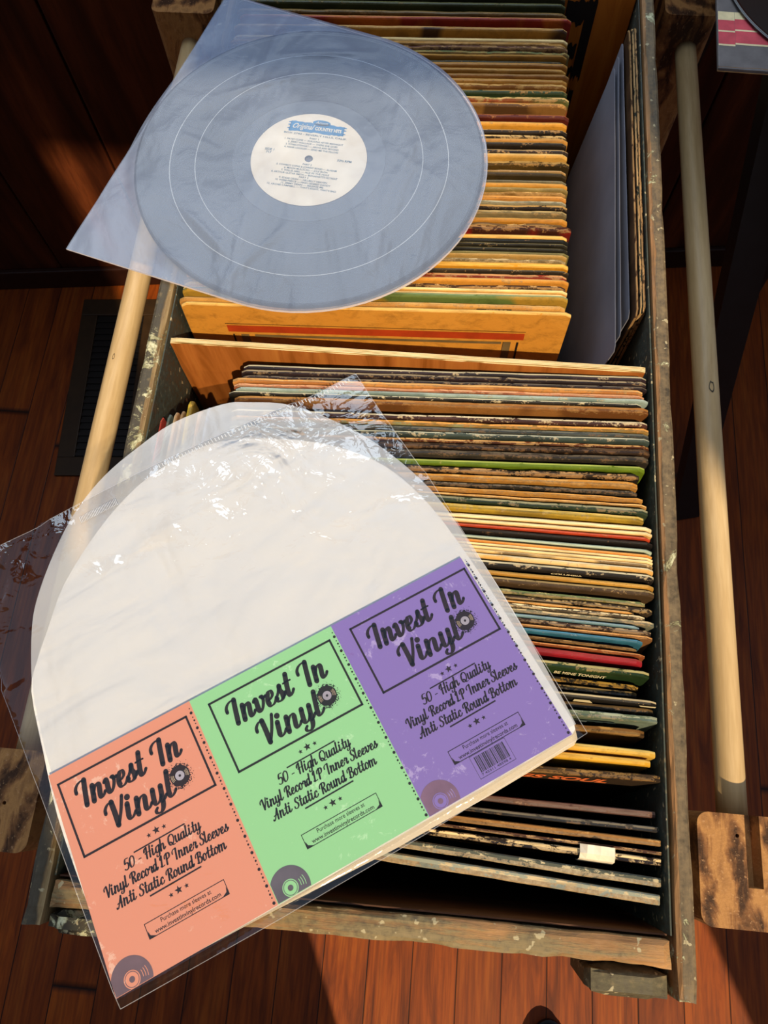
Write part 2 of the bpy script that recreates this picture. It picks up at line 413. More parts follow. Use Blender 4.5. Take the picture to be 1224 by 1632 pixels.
def mat_edge(name, c, dark, wear, seed):
    k = NT(name); g = k.sep(k.co.outputs['Object'])
    n = k.noise(k.comb(k.math('MULTIPLY', k.math('ADD', g[0], seed), 0.35), k.math('MULTIPLY', g[1], 6.0), 0.0), 90, 5, 0.7)
    n2 = k.noise(k.map((0.5, 1, 1), (seed, 0, 0)), 120, 7, 0.75)
    c0 = lin(c)
    col = k.ramp(n, [(0.35, tuple(0.55 * q for q in c0[:3]) + (1,)), (0.6, c0)])
    col = k.mix(k.ramp(n2, [(0.63 - wear * 0.22, 0.0), (0.67 - wear * 0.22, 1.0)]), col, lin(dark))
    k.bump(n, 0.4, 0.001)
    return k.fin(col, 0.75, 0.15)

def sleeve_bm(W, Hh, t, seed, ragged, nx=72, full=False):
    """one cardboard sleeve: origin at the top right corner, x to the left end (-W), z down, y thickness -t..0"""
    bm = bmesh.new(); rows = []
    rnd = random.Random(seed)
    bow = rnd.uniform(-0.0002, 0.0002)
    for i in range(nx + 1):
        u = i / nx; x = -W * (1 - u)
        e = min(u, 1 - u) * W
        drop = 0.0
        if e < 0.006: drop = (0.006 - e) ** 2 / 0.006 * 0.5
        z = -drop - max(0.0, mnoise.noise(Vector((x * 38, seed * 3.3, 0))) * ragged + 0.35 * ragged * mnoise.noise(Vector((x * 170, seed, 4))))
        yo = mnoise.noise(Vector((x * 7, seed * 5.1, 2))) * 0.0005 + bow * math.sin(math.pi * u)
        tt = t * (1 + 0.09 * mnoise.noise(Vector((x * 30, seed, 9))))
        prof = [(-t, -Hh), (-t, -0.12), (-tt + yo, -0.02), (-tt + yo, z - 0.0012), (-tt * 0.86 + yo, z), (-tt * 0.5 + yo, z + 0.0004 - (0.0008 if ragged > 0.0012 else 0)),
                (-tt * 0.14 + yo, z), (yo, z - 0.0012), (yo, -0.02), (0, -0.12), (0, -Hh)]
        rows.append([bm.verts.new((x, y, zz)) for y, zz in prof])
    npf = len(rows[0])
    for i in range(nx):
        for j in range(npf - 1):
            f = bm.faces.new((rows[i][j], rows[i + 1][j], rows[i + 1][j + 1], rows[i][j + 1]))
            f.material_index = 1 if (j in (5, 6) or (full and 3 <= j <= 6)) else 0
        f = bm.faces.new((rows[i][npf - 1], rows[i + 1][npf - 1], rows[i + 1][0], rows[i][0]))
    for r in (rows[0], rows[-1]):
        f = bm.faces.new(r); f.material_index = 1
    return bm
_nm = [0]
def sleeve(root_xy, zt, W, t, yaw, lean, c1, c2, edge, wear, label, group, name='record_sleeve', ztop_h=None):
    _nm[0] += 1; sdv = _nm[0]
    Hh = (zt - FLOOR_IN - 0.0015) / math.cos(lean) if ztop_h is None else ztop_h
    bm = sleeve_bm(W, Hh, t, sdv, 0.0006 + 0.0042 * max(0, wear - 0.25), full=wear < 0.13)
    o = obj(name, bm, [mat_sleeve('sleeve_print', c1, c2, edge, wear, sdv * 0.37), mat_edge('sleeve_edge', edge, c1, wear, sdv * 0.53)])
    o.location = (root_xy[0], root_xy[1], zt)
    o.rotation_euler = (Matrix.Rotation(yaw, 3, 'Z') @ Matrix.Rotation(-lean, 3, 'X')).to_euler()
    tag(o, label, 'record sleeve', group)
    return o

# y in the photo at the right end, print colour, second colour, edge colour, wear, words
NEAR = [
 (598, '2b1d22', '1c1418', 'c8b892', .2, 'near-black with cream edge'), (608, '241a1c', '2f2326', '8f8068', .4, 'chipped black'),
 (616, '20171b', '2a1e22', '84745e', .35, 'scuffed dark purple'), (622, 'c08548', 'a86c38', 'd2a468', .4, 'tan'),
 (630, 'b0714e', '8c4f34', 'd39e78', .5, 'pinkish tan'), (638, '8fa09a', '6d7f7c', 'c8cdb6', .25, 'pale grey-green'),
 (643, '1a1613', '2a241d', 'e6d8ae', .3, 'black with bright cream edge'), (651, '8e5e2e', '6a401e', 'a97a44', .6, 'mottled brown'),
 (671, '3a211b', '4c2c24', 'e8d3a8', .35, 'maroon'), (683, '8a6a34', '8b8a62', 'd99c50', .5, 'orange-tan and greenish'),
 (692, '3a3c39', '4b4e4a', '63645c', .4, 'dark grey'), (700, '39443e', '2b332f', 'c9c4a6', .35, 'slate green leather-look'),
 (709, '5a2e16', '3a1c0e', 'c09660', .5, 'rust brown'), (717, '241810', '33241a', '4c3a2a', .6, 'very dark brown wavy-topped'),
 (729, '39322a', '2a241e', '5a5042', .6, 'charcoal, worn'), (743, '566a12', '5e7216', 'b4bc58', .15, 'bright olive-green'),
 (757, '241c16', '3a2c20', 'b48c5c', .85, 'battered black'), (769, 'b07a34', '9a682c', 'c99a58', .75, 'tattered tan'),
 (783, '2c2824', '3d3832', '6e6456', .7, 'ragged dark grey'), (793, 'b4813e', 'a06e30', 'cf9e5c', .7, 'orange-tan water-stained'),
 (803, 'b98a4c', 'a97a40', 'd9ac6e', .6, 'light tan frayed'), (812, '2f3a28', '26301f', '8d8a6e', .4, 'dark forest-green'),
 (824, 'a8882a', '8a6e26', 'c8ac60', .45, 'ochre yellow'), (840, 'd8b070', 'd0a866', 'f4deae', .08, 'clean cream'),
 (849, 'd2a058', 'd0a05a', 'f0d6a0', .08, 'golden cream'), (857, 'b03c1e', 'a8381c', 'd0603c', .2, 'bright red-orange'),
 (865, '15100d', '1b1512', '3a2e26', .25, 'solid black'), (875, '8a9c8a', '849684', 'b7c4ae', .12, 'pale sage-grey'),
 (885, 'd08a3c', 'c98236', 'e6a95c', .15, 'light orange'), (890, 'd8b67a', 'd0ac70', 'efd6a2', .12, 'pale cream thin'),
 (894, 'd6b478', 'cca86c', 'eed49e', .12, 'buff thin'), (899, 'd2ae70', '6d573a', 'ecd09a', .2, 'cream curled-corner'),
 (906, 'd8b47a', 'cf9e58', 'f2dcae', .15, 'ivory'), (917, '1d1815', '26201c', 'd8c8a0', .3, 'black with white lettering'),
 (933, 'b98a3c', 'a87a32', 'cf9f50', .25, 'thick ochre'), (942, '44321f', '3a2a1a', 'a98e5e', .3, 'dark brown wide-faced'),
 (958, '5d6a48', '8a7a3c', 'b4a878', .95, 'shredded green and yellow'), (968, '2b221b', '3a2e22', 'b99c6c', .9, 'torn black'),
 (975, 'c48c44', 'b87e3a', 'dba763', .35, 'smooth golden-tan'), (982, '4f4438', '6a5a48', 'ead8b0', .6, 'grey-brown with cream tears'),
 (990, '6b6a5a', '8a7a5a', 'b9a682', .55, 'grey-brown long'), (998, '6d8890', '5d7a82', 'a7c0c4', .25, 'blue-grey'),
 (1006, '30211c', '45302a', 'a58e70', .75, 'speckled dark brown'), (1014, '9a6a3c', '7a5230', 'cf9e66', .5, 'tan thin'),
 (1020, '2c6074', '265466', '5896b0', .2, 'bright teal-blue'), (1032, '5d4426', '453420', '96764a', .8, 'mottled rough brown'),
 (1042, '8a4a26', '7a3e20', 'c58a58', .45, 'rust-tan'), (1050, '8c1822', '7c1620', 'a83c38', .2, 'glossy crimson'),
 (1070, '24381a', '1d3016', 'a89c6a', .5, 'dark green titled'), (1089, '1b1712', '262019', 'b08a3a', .6, 'black with gold flecks'),
 (1100, '15110e', '201a15', '7a6238', .5, 'coal black'), (1117, '14110e', '1b1713', 'd2b98a', .15, 'black checker-trimmed'),
 (1128, '1a1612', '241e18', '6d5636', .35, 'plain black'), (1142, '56624f', '6e7a6c', '9aa08a', .6, 'grey-green lettered'),
 (1162, '6a4a26', '4a3620', 'a07c44', .95, 'crumbling brown'), (1197, 'd0a038', 'caa040', 'e2be68', .2, 'mustard yellow'),
 (1211, 'd09a2c', 'c8982e', 'e0b458', .2, 'golden yellow'), (1236, '33261a', '4a3a22', '8a6a3c', .8, 'thick dark brown titled'),
 (1295, '5a4038', '503830', '86685a', .25, 'purplish brown'), (1320, '383431', '2c2927', '6d665a', .4, 'grey-black'),
 (1340, '8a6236', '6e4c2c', 'b48c58', .95, 'split brown'), (1359, '4a3024', '5c3c2a', 'c09a6c', .8, 'frayed dark brown'),
 (1371, '1f1614', '2a1e1a', 'e2c694', .6, 'black ripped'), (1400, '4c5048', 'b0a894', 'c8b894', .9, 'thick peeling grey'),
 (1427, '8c8f80', '9a9c8c', 'c9b38c', .8, 'front-most pale grey')]
SL = [(598, .031), (700, .033), (743, .035), (783, .05), (812, .067), (843, .074), (868, .083), (890, .09), (940, .095), (1020, .105), (1055, .125),
      (1075, .115), (1140, .085), (1200, .10), (1240, .08), (1295, .1), (1320, .113), (1340, .123), (1360, .130), (1400, .150), (1440, .165)]
def interp(tab, x):
    if x <= tab[0][0]: return tab[0][1]
    for (a, b), (c, d) in zip(tab, tab[1:]):
        if x <= c: return b + (d - b) * (x - a) / (c - a)
    return tab[-1][1]
XR_TAB = {598: 1034, 608: 1031, 616: 1037, 622: 1025, 630: 1028, 638: 1037, 643: 1023, 651: 1039, 671: 1033, 683: 1036, 692: 1039, 700: 1038, 709: 1037, 717: 1037,
          729: 1034, 743: 1028, 757: 1019, 769: 1017, 783: 1017, 793: 1026, 803: 1033, 812: 1033, 824: 1026, 840: 1044, 849: 1043, 857: 1037, 865: 1043, 875: 1042, 885: 1040,
          890: 1042, 894: 1043, 899: 1043, 906: 1043, 917: 1045, 933: 1043, 942: 1044, 958: 1031, 968: 1043, 975: 1012, 982: 1029, 990: 1047, 998: 1020, 1006: 1039, 1014: 1043,
          1020: 1026, 1032: 1018, 1042: 1031, 1050: 1026, 1070: 1037, 1089: 1026, 1100: 1022, 1117: 1053, 1128: 1047, 1142: 1050, 1162: 1035, 1197: 1046, 1211: 1039, 1236: 1060,
          1295: 1062, 1320: 1064, 1340: 1064, 1359: 1064, 1371: 1065, 1400: 1055, 1427: 1055}
ORD = ['', 'first', 'second', 'third', 'fourth', 'fifth', 'sixth', 'seventh', 'eighth', 'ninth']
def short(s): return ' '.join(s.split(' with ')[0].split(',')[0].split()[-3:])
LEANS = [(598, 4.6), (743, 7), (865, 9.7), (940, 11), (1000, 12.4), (1050, 13.5), (1100, 13.8), (1142, 12.7), (1211, 11), (1236, 10.3), (1295, 7.2), (1320, 6.3), (1340, 5.7), (1359, 5.1), (1371, 5.2), (1400, 4.3), (1427, 2.3)]
NEAR_OBJ = {}
H_T = CAM_Z - ZT
rowN = []
for i, (yp, c1, c2, ed, wr, words) in enumerate(NEAR):
    xr = XR_TAB[yp]
    P = at(xr, yp, H_T); L = at(xr - 640, yp - 640 * interp(SL, yp), H_T)
    P.x = min(P.x, 0.1665)
    yaw = math.atan2(P.y - L.y, P.x - L.x)
    zt = ZT + random.uniform(-0.0022, 0.0018) - {1089: .009, 1100: .007, 1128: .006, 1162: .008, 1295: .009, 1320: .005}.get(yp, 0)
    rowN.append([P.x, P.y, P.y - 0.3185 * math.sin(yaw), zt, math.radians(interp(LEANS, yp))])
def settle(row, W, tmax, k, front):
    """slide the sleeves of a row apart: no sleeve reaches into the one in front of it, at the tops or at the bottoms"""
    n = len(row); ts = []
    for i in range(n - 2, -1, -1):                       # tops: keep at least 2.2 mm pitch at both ends
        for e in (1, 2): row[i][e] = max(row[i][e], row[i + 1][e] + 0.0021)
    bR = bL = front
    for i in range(n - 1, -1, -1):
        x, yR, yL, zt, ln = row[i]
        g = min(row[i][1] - row[i + 1][1], row[i][2] - row[i + 1][2]) if i + 1 < n else 0.008
        t = min(tmax(i), g * k); ts.append(t)
        d = (zt - FLOOR_IN) * math.tan(ln)
        d = min(d, yR - t * 1.12 - bR - 0.0004, yL - t * 1.12 - bL - 0.0004)
        row[i][4] = math.atan2(d, zt - FLOOR_IN)
        bR, bL = yR - d, yL - d
    return ts[::-1]
TS = settle(rowN, 0.3185, lambda i: 0.0060 if NEAR[i][0] > 1390 else 0.0042, 0.74, -0.0706)
for i, (yp, c1, c2, ed, wr, words) in enumerate(NEAR):
    px_, yR, yL, zt, ln = rowN[i]
    a = short(NEAR[i - 1][5]) if i else 'the plywood divider'
    b = short(NEAR[i + 1][5]) if i + 1 < len(NEAR) else 'the empty front gap'
    label = '%s sleeve, near compartment, between the %s and %s ones' % (words, a, b)
    if i == 0: label = 'near-black record sleeve with cream edge standing right against the near side of the plywood divider'
    if i == len(NEAR) - 1: label = 'front-most pale grey record sleeve with torn edge, beside the empty gap at the front'
    NEAR_OBJ[yp] = sleeve((px_, yR), zt, 0.3185 if i > 2 else 0.316, TS[i], math.asin((yR - yL) / 0.3185), ln, c1, c2, ed, wr, label, 'record sleeves in the near compartment')

FAR = [
 (-6, '2a2614', '34301a', '6e6238', .4, 'dark brown-green'), (6, '3a3d1e', '30331a', '6c6a3c', .25, 'wide olive-green'), (21, '5a431c', '6a4e22', '8a6c36', .3, 'khaki brown'),
 (31, '8a2414', 'b05618', 'c08248', .2, 'brick red and orange'), (47, 'a8752c', '3a2012', 'e0b068', .15, 'tan and dark brown'), (62, 'd0a050', 'c89848', 'f0d090', .1, 'light cream-gold'),
 (69, 'a87838', '7a5228', 'c89858', .7, 'battered tan'), (77, '5c3c30', '70503a', 'b48a58', .8, 'flaking purple-brown'), (84, '6a7048', '8a7440', 'b49858', .7, 'worn grey-green'),
 (90, 'a8742c', '9a6a28', 'b98844', .4, 'brownish gold'), (96, '2e2a18', '3a3420', '5a4c2c', .3, 'dark olive strip'), (102, 'b07830', 'a46c2a', 'c08c44', .25, 'plain ochre-tan'),
 (111, 'a8742c', 'b88438', 'd8a050', .25, 'caramel'), (118, 'a06a2c', '7a4a24', 'b88a4c', .3, 'brown-stained caramel'), (125, 'b07c34', 'a87430', 'c8984c', .3, 'smooth sandy'),
 (137, '8a5c28', '6e4620', 'c09a5c', .5, 'nut brown'), (147, '2c3a20', '26341c', 'b08a4c', .3, 'bottle green'), (156, '5a5a30', '8a4424', 'c0a068', .6, 'green and red mixed'),
 (168, '7a5428', '4a3018', 'd09a50', .25, 'tan and walnut'), (183, '4a160c', '4e180e', '9a5a34', .25, 'deep oxblood red'), (198, 'c0862c', 'b87e28', 'dcae60', .15, 'amber gold'),
 (206, '241a10', '1a120c', 'a88450', .3, 'pitch brown'), (214, '1e160e', '281e12', 'c8a870', .5, 'black cream-edged'), (221, 'a87430', 'a06c2c', 'cc9a52', .2, 'honey tan'),
 (229, '1a120c', '241a10', '8a7048', .3, 'dark chocolate'), (236, '201410', '2a1a14', 'b49466', .3, 'espresso'), (244, 'c09044', 'b48840', 'e6c07c', .15, 'wide pale tan'),
 (259, '4a3614', '30240e', 'a88448', .5, 'dark mottled ochre'), (271, 'c0925a', '8a6434', 'd8b078', .3, 'buff'), (277, '382a12', '30240e', '8a6c3a', .25, 'bronze dark'),
 (289, '6a6450', '5a5444', '8a846c', .2, 'grey thin'), (293, 'c08834', 'b88030', 'e0a858', .15, 'light amber'), (301, '7a6638', '8a7440', 'b49a5c', .3, 'olive-tan'),
 (308, '8a6634', '5a4222', 'c49c60', .85, 'tattered brown'), (313, 'c08640', 'b87c38', 'd89c54', .4, 'apricot tan'), (320, '74705c', '8a8268', 'a8a084', .5, 'stone grey'),
 (327, '28180c', '1c120a', 'b48c50', .4, 'brown-black bowed'), (338, '7a6a48', '6a5c40', 'ac9464', .5, 'taupe'), (346, 'b4782a', 'a87024', 'd09a4c', .2, 'orange gold'),
 (356, '5c4428', '3a2a18', 'b4905c', .9, 'crumpled dark'), (363, '3a1a10', '8a1a10', 'a0784c', .7, 'dark red cracked'), (373, 'c88c30', 'c0842c', 'ecb864', .12, 'bright amber'),
 (381, '12100a', '1a170e', '3a3420', .15, 'jet black'), (390, '1a160e', '241f14', '8a7a50', .3, 'black olive'), (396, '15120c', '1e1a10', '6e6240', .3, 'ink black'),
 (403, '6e6438', '5e5632', 'a89a60', .2, 'olive grey'), (408, 'a88448', '9a783e', 'd0ac6c', .2, 'sand'), (413, '7a6a4c', '5c4e38', 'bfae88', .85, 'grey tattered'),
 (418, 'd08c22', 'c88620', 'e6b050', .12, 'broad orange-yellow'), (433, '2c241a', '3a3022', '9a8458', .3, 'dark umber thin'), (438, '7a2a18', '82301c', 'c08c5c', .45, 'brick-red'),
 (448, 'cc8a34', 'c48230', 'e8b468', .2, 'tangerine gold'), (456, '3a261a', '4a3222', 'c09660', .85, 'chewed dark brown'), (463, 'dca85a', 'd4a052', 'f4d898', .08, 'pale yellow'),
 (468, 'c49c5c', 'bc9456', 'e2c088', .1, 'light beige'), (473, '5c6c34', 'a07c2c', '8ca074', .15, 'green and ochre'), (486, 'c08c44', 'b48040', 'd8a864', .35, 'tan STEREO-banner')]
FSL = [(0, .015), (200, .017), (490, .026)]
for i, (yp, c1, c2, ed, wr, words) in enumerate(FAR):
    nxt = FAR[i + 1][0] if i + 1 < len(FAR) else 497
    xr = 904 + random.uniform(-3, 4) + (3 if i in (3, 19, 40) else 0)
    P = at(xr, yp, H_T); L = at(xr - 600, yp - 600 * interp(FSL, yp), H_T); Q = at(xr, nxt, H_T)
    t = min(0.0040, (P - Q).length * 0.66)
    yaw = math.atan2(P.y - L.y, P.x - L.x)
    a = short(FAR[i - 1][5]) if i else 'the stencilled board'
    b = short(FAR[i + 1][5]) if i + 1 < len(FAR) else 'the striped cream sleeve'
    label = '%s sleeve, far compartment, between the %s and %s ones' % (words, a, b)
    if i == 0: label = 'dark brown-green record sleeve in the far compartment, hard against the orange stencilled board'
    if i + 1 == len(FAR): label = 'tan record sleeve with STEREO banner right behind the striped cream sleeve'
    o = sleeve((P.x, P.y), ZT + random.uniform(-0.002, 0.002), 0.3145, t, yaw, math.radians(3.5), c1, c2, ed, wr, label, 'record sleeves in the far compartment')
    if i + 1 == len(FAR): STEREO = o
# printed cream sleeve at the front of the far compartment
P = at(911, 497, H_T); L = at(286, 479, H_T)
yawC = math.atan2(P.y - L.y, P.x - L.x)
CREAM = sleeve((P.x, P.y), ZT, 0.3165, 0.0030, yawC, math.radians(3.2), 'c98a34', 'cc8e38', 'e8b868', .1,
               'cream-gold record sleeve with red and grey stripes and 1965-1966 title', 'record sleeves in the far compartment')

# ------------------------------------------------------------------ printing helpers
def flat_quad(bm, pts, z=0.0, mi=0):
    f = bm.faces.new([bm.verts.new((p[0], p[1], z)) for p in pts]); f.material_index = mi
def disc(bm, cx, cy, r, z=0.0, seg=24, a0=0, a1=2 * math.pi, r0=0.0, mi=0):
    n = max(3, int(seg * (a1 - a0) / (2 * math.pi)))
    full = abs(a1 - a0 - 2 * math.pi) < 1e-6
    A = [a0 + (a1 - a0) * i / n for i in range(n if full else n + 1)]
    o = [bm.verts.new((cx + r * math.cos(a), cy + r * math.sin(a), z)) for a in A]
    if r0 == 0:
        if full: bm.faces.new(o).material_index = mi; return
        c = bm.verts.new((cx, cy, z)); inn = [c] * len(o)
        for i in range(len(o) - 1): bm.faces.new((o[i], o[i + 1], c)).material_index = mi
        return
    q = [bm.verts.new((cx + r0 * math.cos(a), cy + r0 * math.sin(a), z)) for a in A]
    N = len(o)
    for i in range(N if full else N - 1):
        j = (i + 1) % N
        bm.faces.new((o[i], o[j], q[j], q[i])).material_index = mi
def text_bm(bm, s, size, x, y, z=0.0, shear=0.0, align='LEFT', bold=0.0, xs=1.0, rot=0.0, width=None, mi=0):
    cu = bpy.data.curves.new('t', 'FONT'); cu.body = s; cu.size = size; cu.shear = shear; cu.align_x = align
    cu.offset = bold; cu.resolution_u = 3; cu.fill_mode = 'FRONT'
    o = bpy.data.objects.new('t', cu); COL.objects.link(o)
    bpy.context.view_layer.update()
    me = bpy.data.meshes.new_from_object(o.evaluated_get(bpy.context.evaluated_depsgraph_get()))
    if width and me.vertices:
        xsx = [v.co.x for v in me.vertices]; xs = width / max(1e-6, max(xsx) - min(xsx))
    me.transform(Matrix.Translation((x, y, z)) @ Matrix.Rotation(rot, 4, 'Z') @ Matrix.Diagonal((xs, 1, 1, 1)))
    n0 = len(bm.faces)
    bm.from_mesh(me); bm.faces.ensure_lookup_table()
    for f in bm.faces[n0:]: f.material_index = mi
    bpy.data.objects.remove(o); bpy.data.curves.remove(cu); bpy.data.meshes.remove(me)
def on_face(o, bm, mats, name, depth=0.0, y=-0.0004):
    """mesh drawn in x (right), y (up) laid on the near face of a standing sleeve, origin at its top right corner"""
    bm.transform(Matrix(((1, 0, 0, 0), (0, 0, -1, y), (0, 1, 0, 0), (0, 0, 0, 1))))
    return obj(name, bm, mats, o)
def face_y(o): return min(v.co.y for v in o.data.vertices if v.co.z > -0.05) - 0.0004
INK_BLACK = plain('print_black', '1c1612', 0.6); INK_RED = plain('print_red', 'a83a12', 0.6); INK_GREY = plain('print_grey_brown', '6e5a38', 0.6)
INK_CREAM = plain('print_cream', 'd8c9a0', 0.6); INK_ORANGE = plain('print_orange', 'e0703a', 0.6)
bm = bmesh.new()
# stripes as on the cream sleeve (metres from its top right corner)
def q(x0, x1, y0, y1, mi): flat_quad(bm, [(x0, y0), (x1, y0), (x1, y1), (x0, y1)], 0, mi)
q(-0.285, -0.033, -0.0300, -0.0292, 0); q(-0.284, -0.0335, -0.0435, -0.0325, 1); q(-0.262, -0.0515, -0.0515, -0.0475, 2)
q(-0.0500, -0.0435, -0.300, -0.0475, 2); q(-0.0385, -0.0370, -0.300, -0.0475, 0); q(-0.2740, -0.2670, -0.300, -0.0475, 2); q(-0.281, -0.2795, -0.300, -0.0475, 0)
text_bm(bm, '1965-1966', 0.026, -0.187, -0.0925, bold=0.0006, width=0.085)
for v in bm.verts: v.co.y *= 0.80
on_face(CREAM, bm, [INK_BLACK, INK_RED, INK_GREY], 'printed_stripes', y=face_y(CREAM))
o = NEAR_OBJ[1070]; bm = bmesh.new(); text_bm(bm, 'BE MINE TONIGHT', 0.0078, -0.063, -0.0120, width=0.035, bold=0.0002)
on_face(o, bm, [INK_CREAM], 'title_lettering', y=face_y(o))
o = NEAR_OBJ[1236]; bm = bmesh.new(); text_bm(bm, 'KINGS SOUL', 0.024, -0.118, -0.0255, width=0.088, bold=0.0009, shear=0.15)
on_face(o, bm, [INK_ORANGE], 'title_lettering', y=face_y(o))
o = NEAR_OBJ[1142]; bm = bmesh.new(); text_bm(bm, 'TP', 0.016, -0.055, -0.0190, width=0.030, bold=0.0008)
on_face(o, bm, [plain('print_blue_grey', '2c3a3c', 0.6)], 'title_lettering', y=face_y(o))
o = STEREO; bm = bmesh.new(); flat_quad(bm, [(-0.071, -0.0058), (-0.043, -0.0058), (-0.043, -0.0008), (-0.071, -0.0008)], 0, 0)
text_bm(bm, 'STEREO', 0.0052, -0.064, -0.0050, 0.0002, width=0.018, bold=0.0001, mi=1)
on_face(o, bm, [INK_BLACK, INK_CREAM], 'stereo_banner', y=face_y(o))
o = NEAR_OBJ[1117]; bm = bmesh.new()
for a in (-0.073, -0.045):
    b1 = bmesh.new(); flat_quad(b1, [(a - 0.010, -0.0075), (a + 0.004, -0.0075), (a, -0.0006), (a - 0.010, -0.0006)], 0)
    on_face(o, b1, [INK_CREAM], 'checker_print', y=face_y(o))
flat_quad(bm, [(-0.010, -0.004), (-0.0005, -0.004), (-0.0005, -0.0012), (-0.012, -0.0012)], 0)
on_face(o, bm, [INK_CREAM], 'checker_print', y=face_y(o))
o = NEAR_OBJ[917]; bm = bmesh.new(); text_bm(bm, 'COLUMBIA', 0.0030, -0.072, -0.0042, width=0.022, bold=0.0001)
on_face(o, bm, [INK_CREAM], 'lettering', y=face_y(o))

# torn paper pieces on the split front sleeves
o = NEAR_OBJ[1371]; bm = bmesh.new()
def torn(pts, z0=0.0):
    vs = [bm.verts.new(p) for p in pts]; bm.faces.new(vs)
pts = []
for k, (a, b) in enumerate([(-0.052, 0), (-0.048, .004), (-0.044, .0035), (-0.040, .0055), (-0.034, .003), (-0.031, .0035), (-0.030, 0)]): pts.append((a, b))
t_ = max(abs(v.co.y) for v in o.data.vertices)
grid = []
for a, b in pts: grid.append([bm.verts.new((a, yy, zz + b * f)) for yy, zz, f in ((0.0028, 0.0022, 1), (-t_ * .5, 0.0032, .6), (-t_ - 0.001, 0.001, .2), (-t_ - 0.0025, -0.006, 0), (-t_ - 0.002, -0.010, 0))])
for a, b in zip(grid, grid[1:]):
    for j in range(4): bm.faces.new((a[j], b[j], b[j + 1], a[j + 1]))
pp = obj('torn_paper', bm, plain('torn_white_paper', 'e2d6c0', 0.8), o)
sm = pp.modifiers.new('s', 'SOLIDIFY'); sm.thickness = 0.0003
bm = bmesh.new(); n = 16
for i in range(n):
    def zz(k): return 0.0008 - 0.0085 * abs(math.sin(k * 1.1 + 0.4)) * math.sin(math.pi * min(1, k / n)) - 0.001
    a0 = -0.155 + i * 0.005; a1 = a0 + 0.005
    bm.faces.new([bm.verts.new(p) for p in ((a0, -t_ - 0.0008, 0.0006), (a1, -t_ - 0.0008, 0.0006), (a1, -t_ - 0.0008, zz(i + 1)), (a0, -t_ - 0.0008, zz(i)))])
obj('torn_liner', bm, plain('torn_tan_liner', 'c99a5c', 0.8), o)

# ------------------------------------------------------------------ sleeves standing along the crate sides
def side_sleeve(xt, yf, W, t, zt, lean, c1, c2, ed, wr, label, group, name='record_sleeve', cat='record sleeve', yaw=0.0, H=None, smat=None):
    """stands parallel to the crate side: far end at yf; leans so that the bottom goes to -x"""
    _nm[0] += 1; sdv = _nm[0]
    Hh = ((zt - FLOOR_IN - 0.0015) / math.cos(lean)) if H is None else H
    bm = sleeve_bm(W, Hh, t, sdv, 0.0005 + 0.002 * max(0, wr - 0.25))
    o = obj(name, bm, smat or [mat_sleeve('sleeve_print', c1, c2, ed, wr, sdv * .37), mat_edge('sleeve_edge', ed, c1, wr, sdv * .53)])
    o.location = (xt, yf, zt)
    o.rotation_euler = (Matrix.Rotation(math.pi / 2 + yaw, 3, 'Z') @ Matrix.Rotation(lean, 3, 'X')).to_euler()
    return tag(o, label, cat, group)
G2 = 'record sleeves filed lengthwise at the left side'
LEFT = [(-0.2122, .2605, .0014, 'a83428', 'c84a3c', 'c86a54', 'red-spined'), (-0.2072, .2637, .0022, '5c6a62', '74827a', '8a9488', 'grey-green'),
        (-0.2022, .2658, .0028, 'c49a66', 'b8885a', 'dcb88a', 'tan rounded-corner'), (-0.1972, .2674, .0024, '8c6a44', 'a8845a', 'c8a074', 'brown-edged tan'),
        (-0.1905, .2739, .0040, '6a5420', '8a7430', 'c8a838', 'shiny gold crinkled'), (-0.1835, .2687, .0030, 'a87850', 'b88c60', 'cc9c74', 'light brown'),
        (-0.1765, .2722, .0026, '3c5078', '4a6088', '8090a8', 'blue')]
for j, (xt, yf, t, c1, c2, ed, words) in enumerate(LEFT):
    side_sleeve(xt, yf, 0.315, t, 0.853 + (0.006 if j == 4 else 0), 0.0, c1, c2, ed, .45,
                words + ' record sleeve filed lengthwise in the near compartment, beside the left side board' if j == 0 else
                words + ' sleeve filed lengthwise by the left board, right of the %s' % LEFT[j - 1][6].split()[-1].replace('rounded-corner', 'rounded one') + ('' if 'rounded' in LEFT[j - 1][6] else ' one'), G2)
G3 = 'record sleeves leaning on the right side'
RIGHT = [(0.1655, .690, .0022, 0.3, '3a2a1c', '4a3624', 'b48c5c', 'dark brown cardboard'), (0.1632, .689, .0020, 1.2, '14201e', '1c2a28', 'c09a68', 'black cardboard with tan edge'),
         (0.1602, .687, .0018, 2.0, '4a3422', '5c422c', 'a88254', 'brown cardboard')]
for j, (xt, yf, t, ln, c1, c2, ed, words) in enumerate(RIGHT):
    side_sleeve(xt, yf, 0.3145, t, 0.868, math.radians(ln), c1, c2, ed, .45,
                words + (' record cover resting against the right side board' if j == 0 else ' record cover leaning right, next to the %s one' % short(RIGHT[j - 1][7])), G3, 'record_cover')
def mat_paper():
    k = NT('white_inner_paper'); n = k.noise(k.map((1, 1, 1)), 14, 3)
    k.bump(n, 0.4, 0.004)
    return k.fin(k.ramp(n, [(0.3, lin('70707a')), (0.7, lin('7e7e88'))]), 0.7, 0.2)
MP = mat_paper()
PAP = [(0.1570, .682, 3.6, 0.0, 'white paper inner sleeve leaning against the brown cardboard covers'),
       (0.1532, .665, 4.8, -0.012, 'white paper inner sleeve with creased fold, second from the right covers'),
       (0.1492, .650, 6.0, -0.014, 'left-most white paper inner sleeve, leaning furthest over beside the record row')]
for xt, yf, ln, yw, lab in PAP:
    side_sleeve(xt, yf, 0.306, 0.0008, 0.858, math.radians(ln), '', '', '', 0.3, lab, 'white paper inner sleeves at the right side', 'inner_sleeve', 'inner sleeve', yw, smat=[MP, MP])

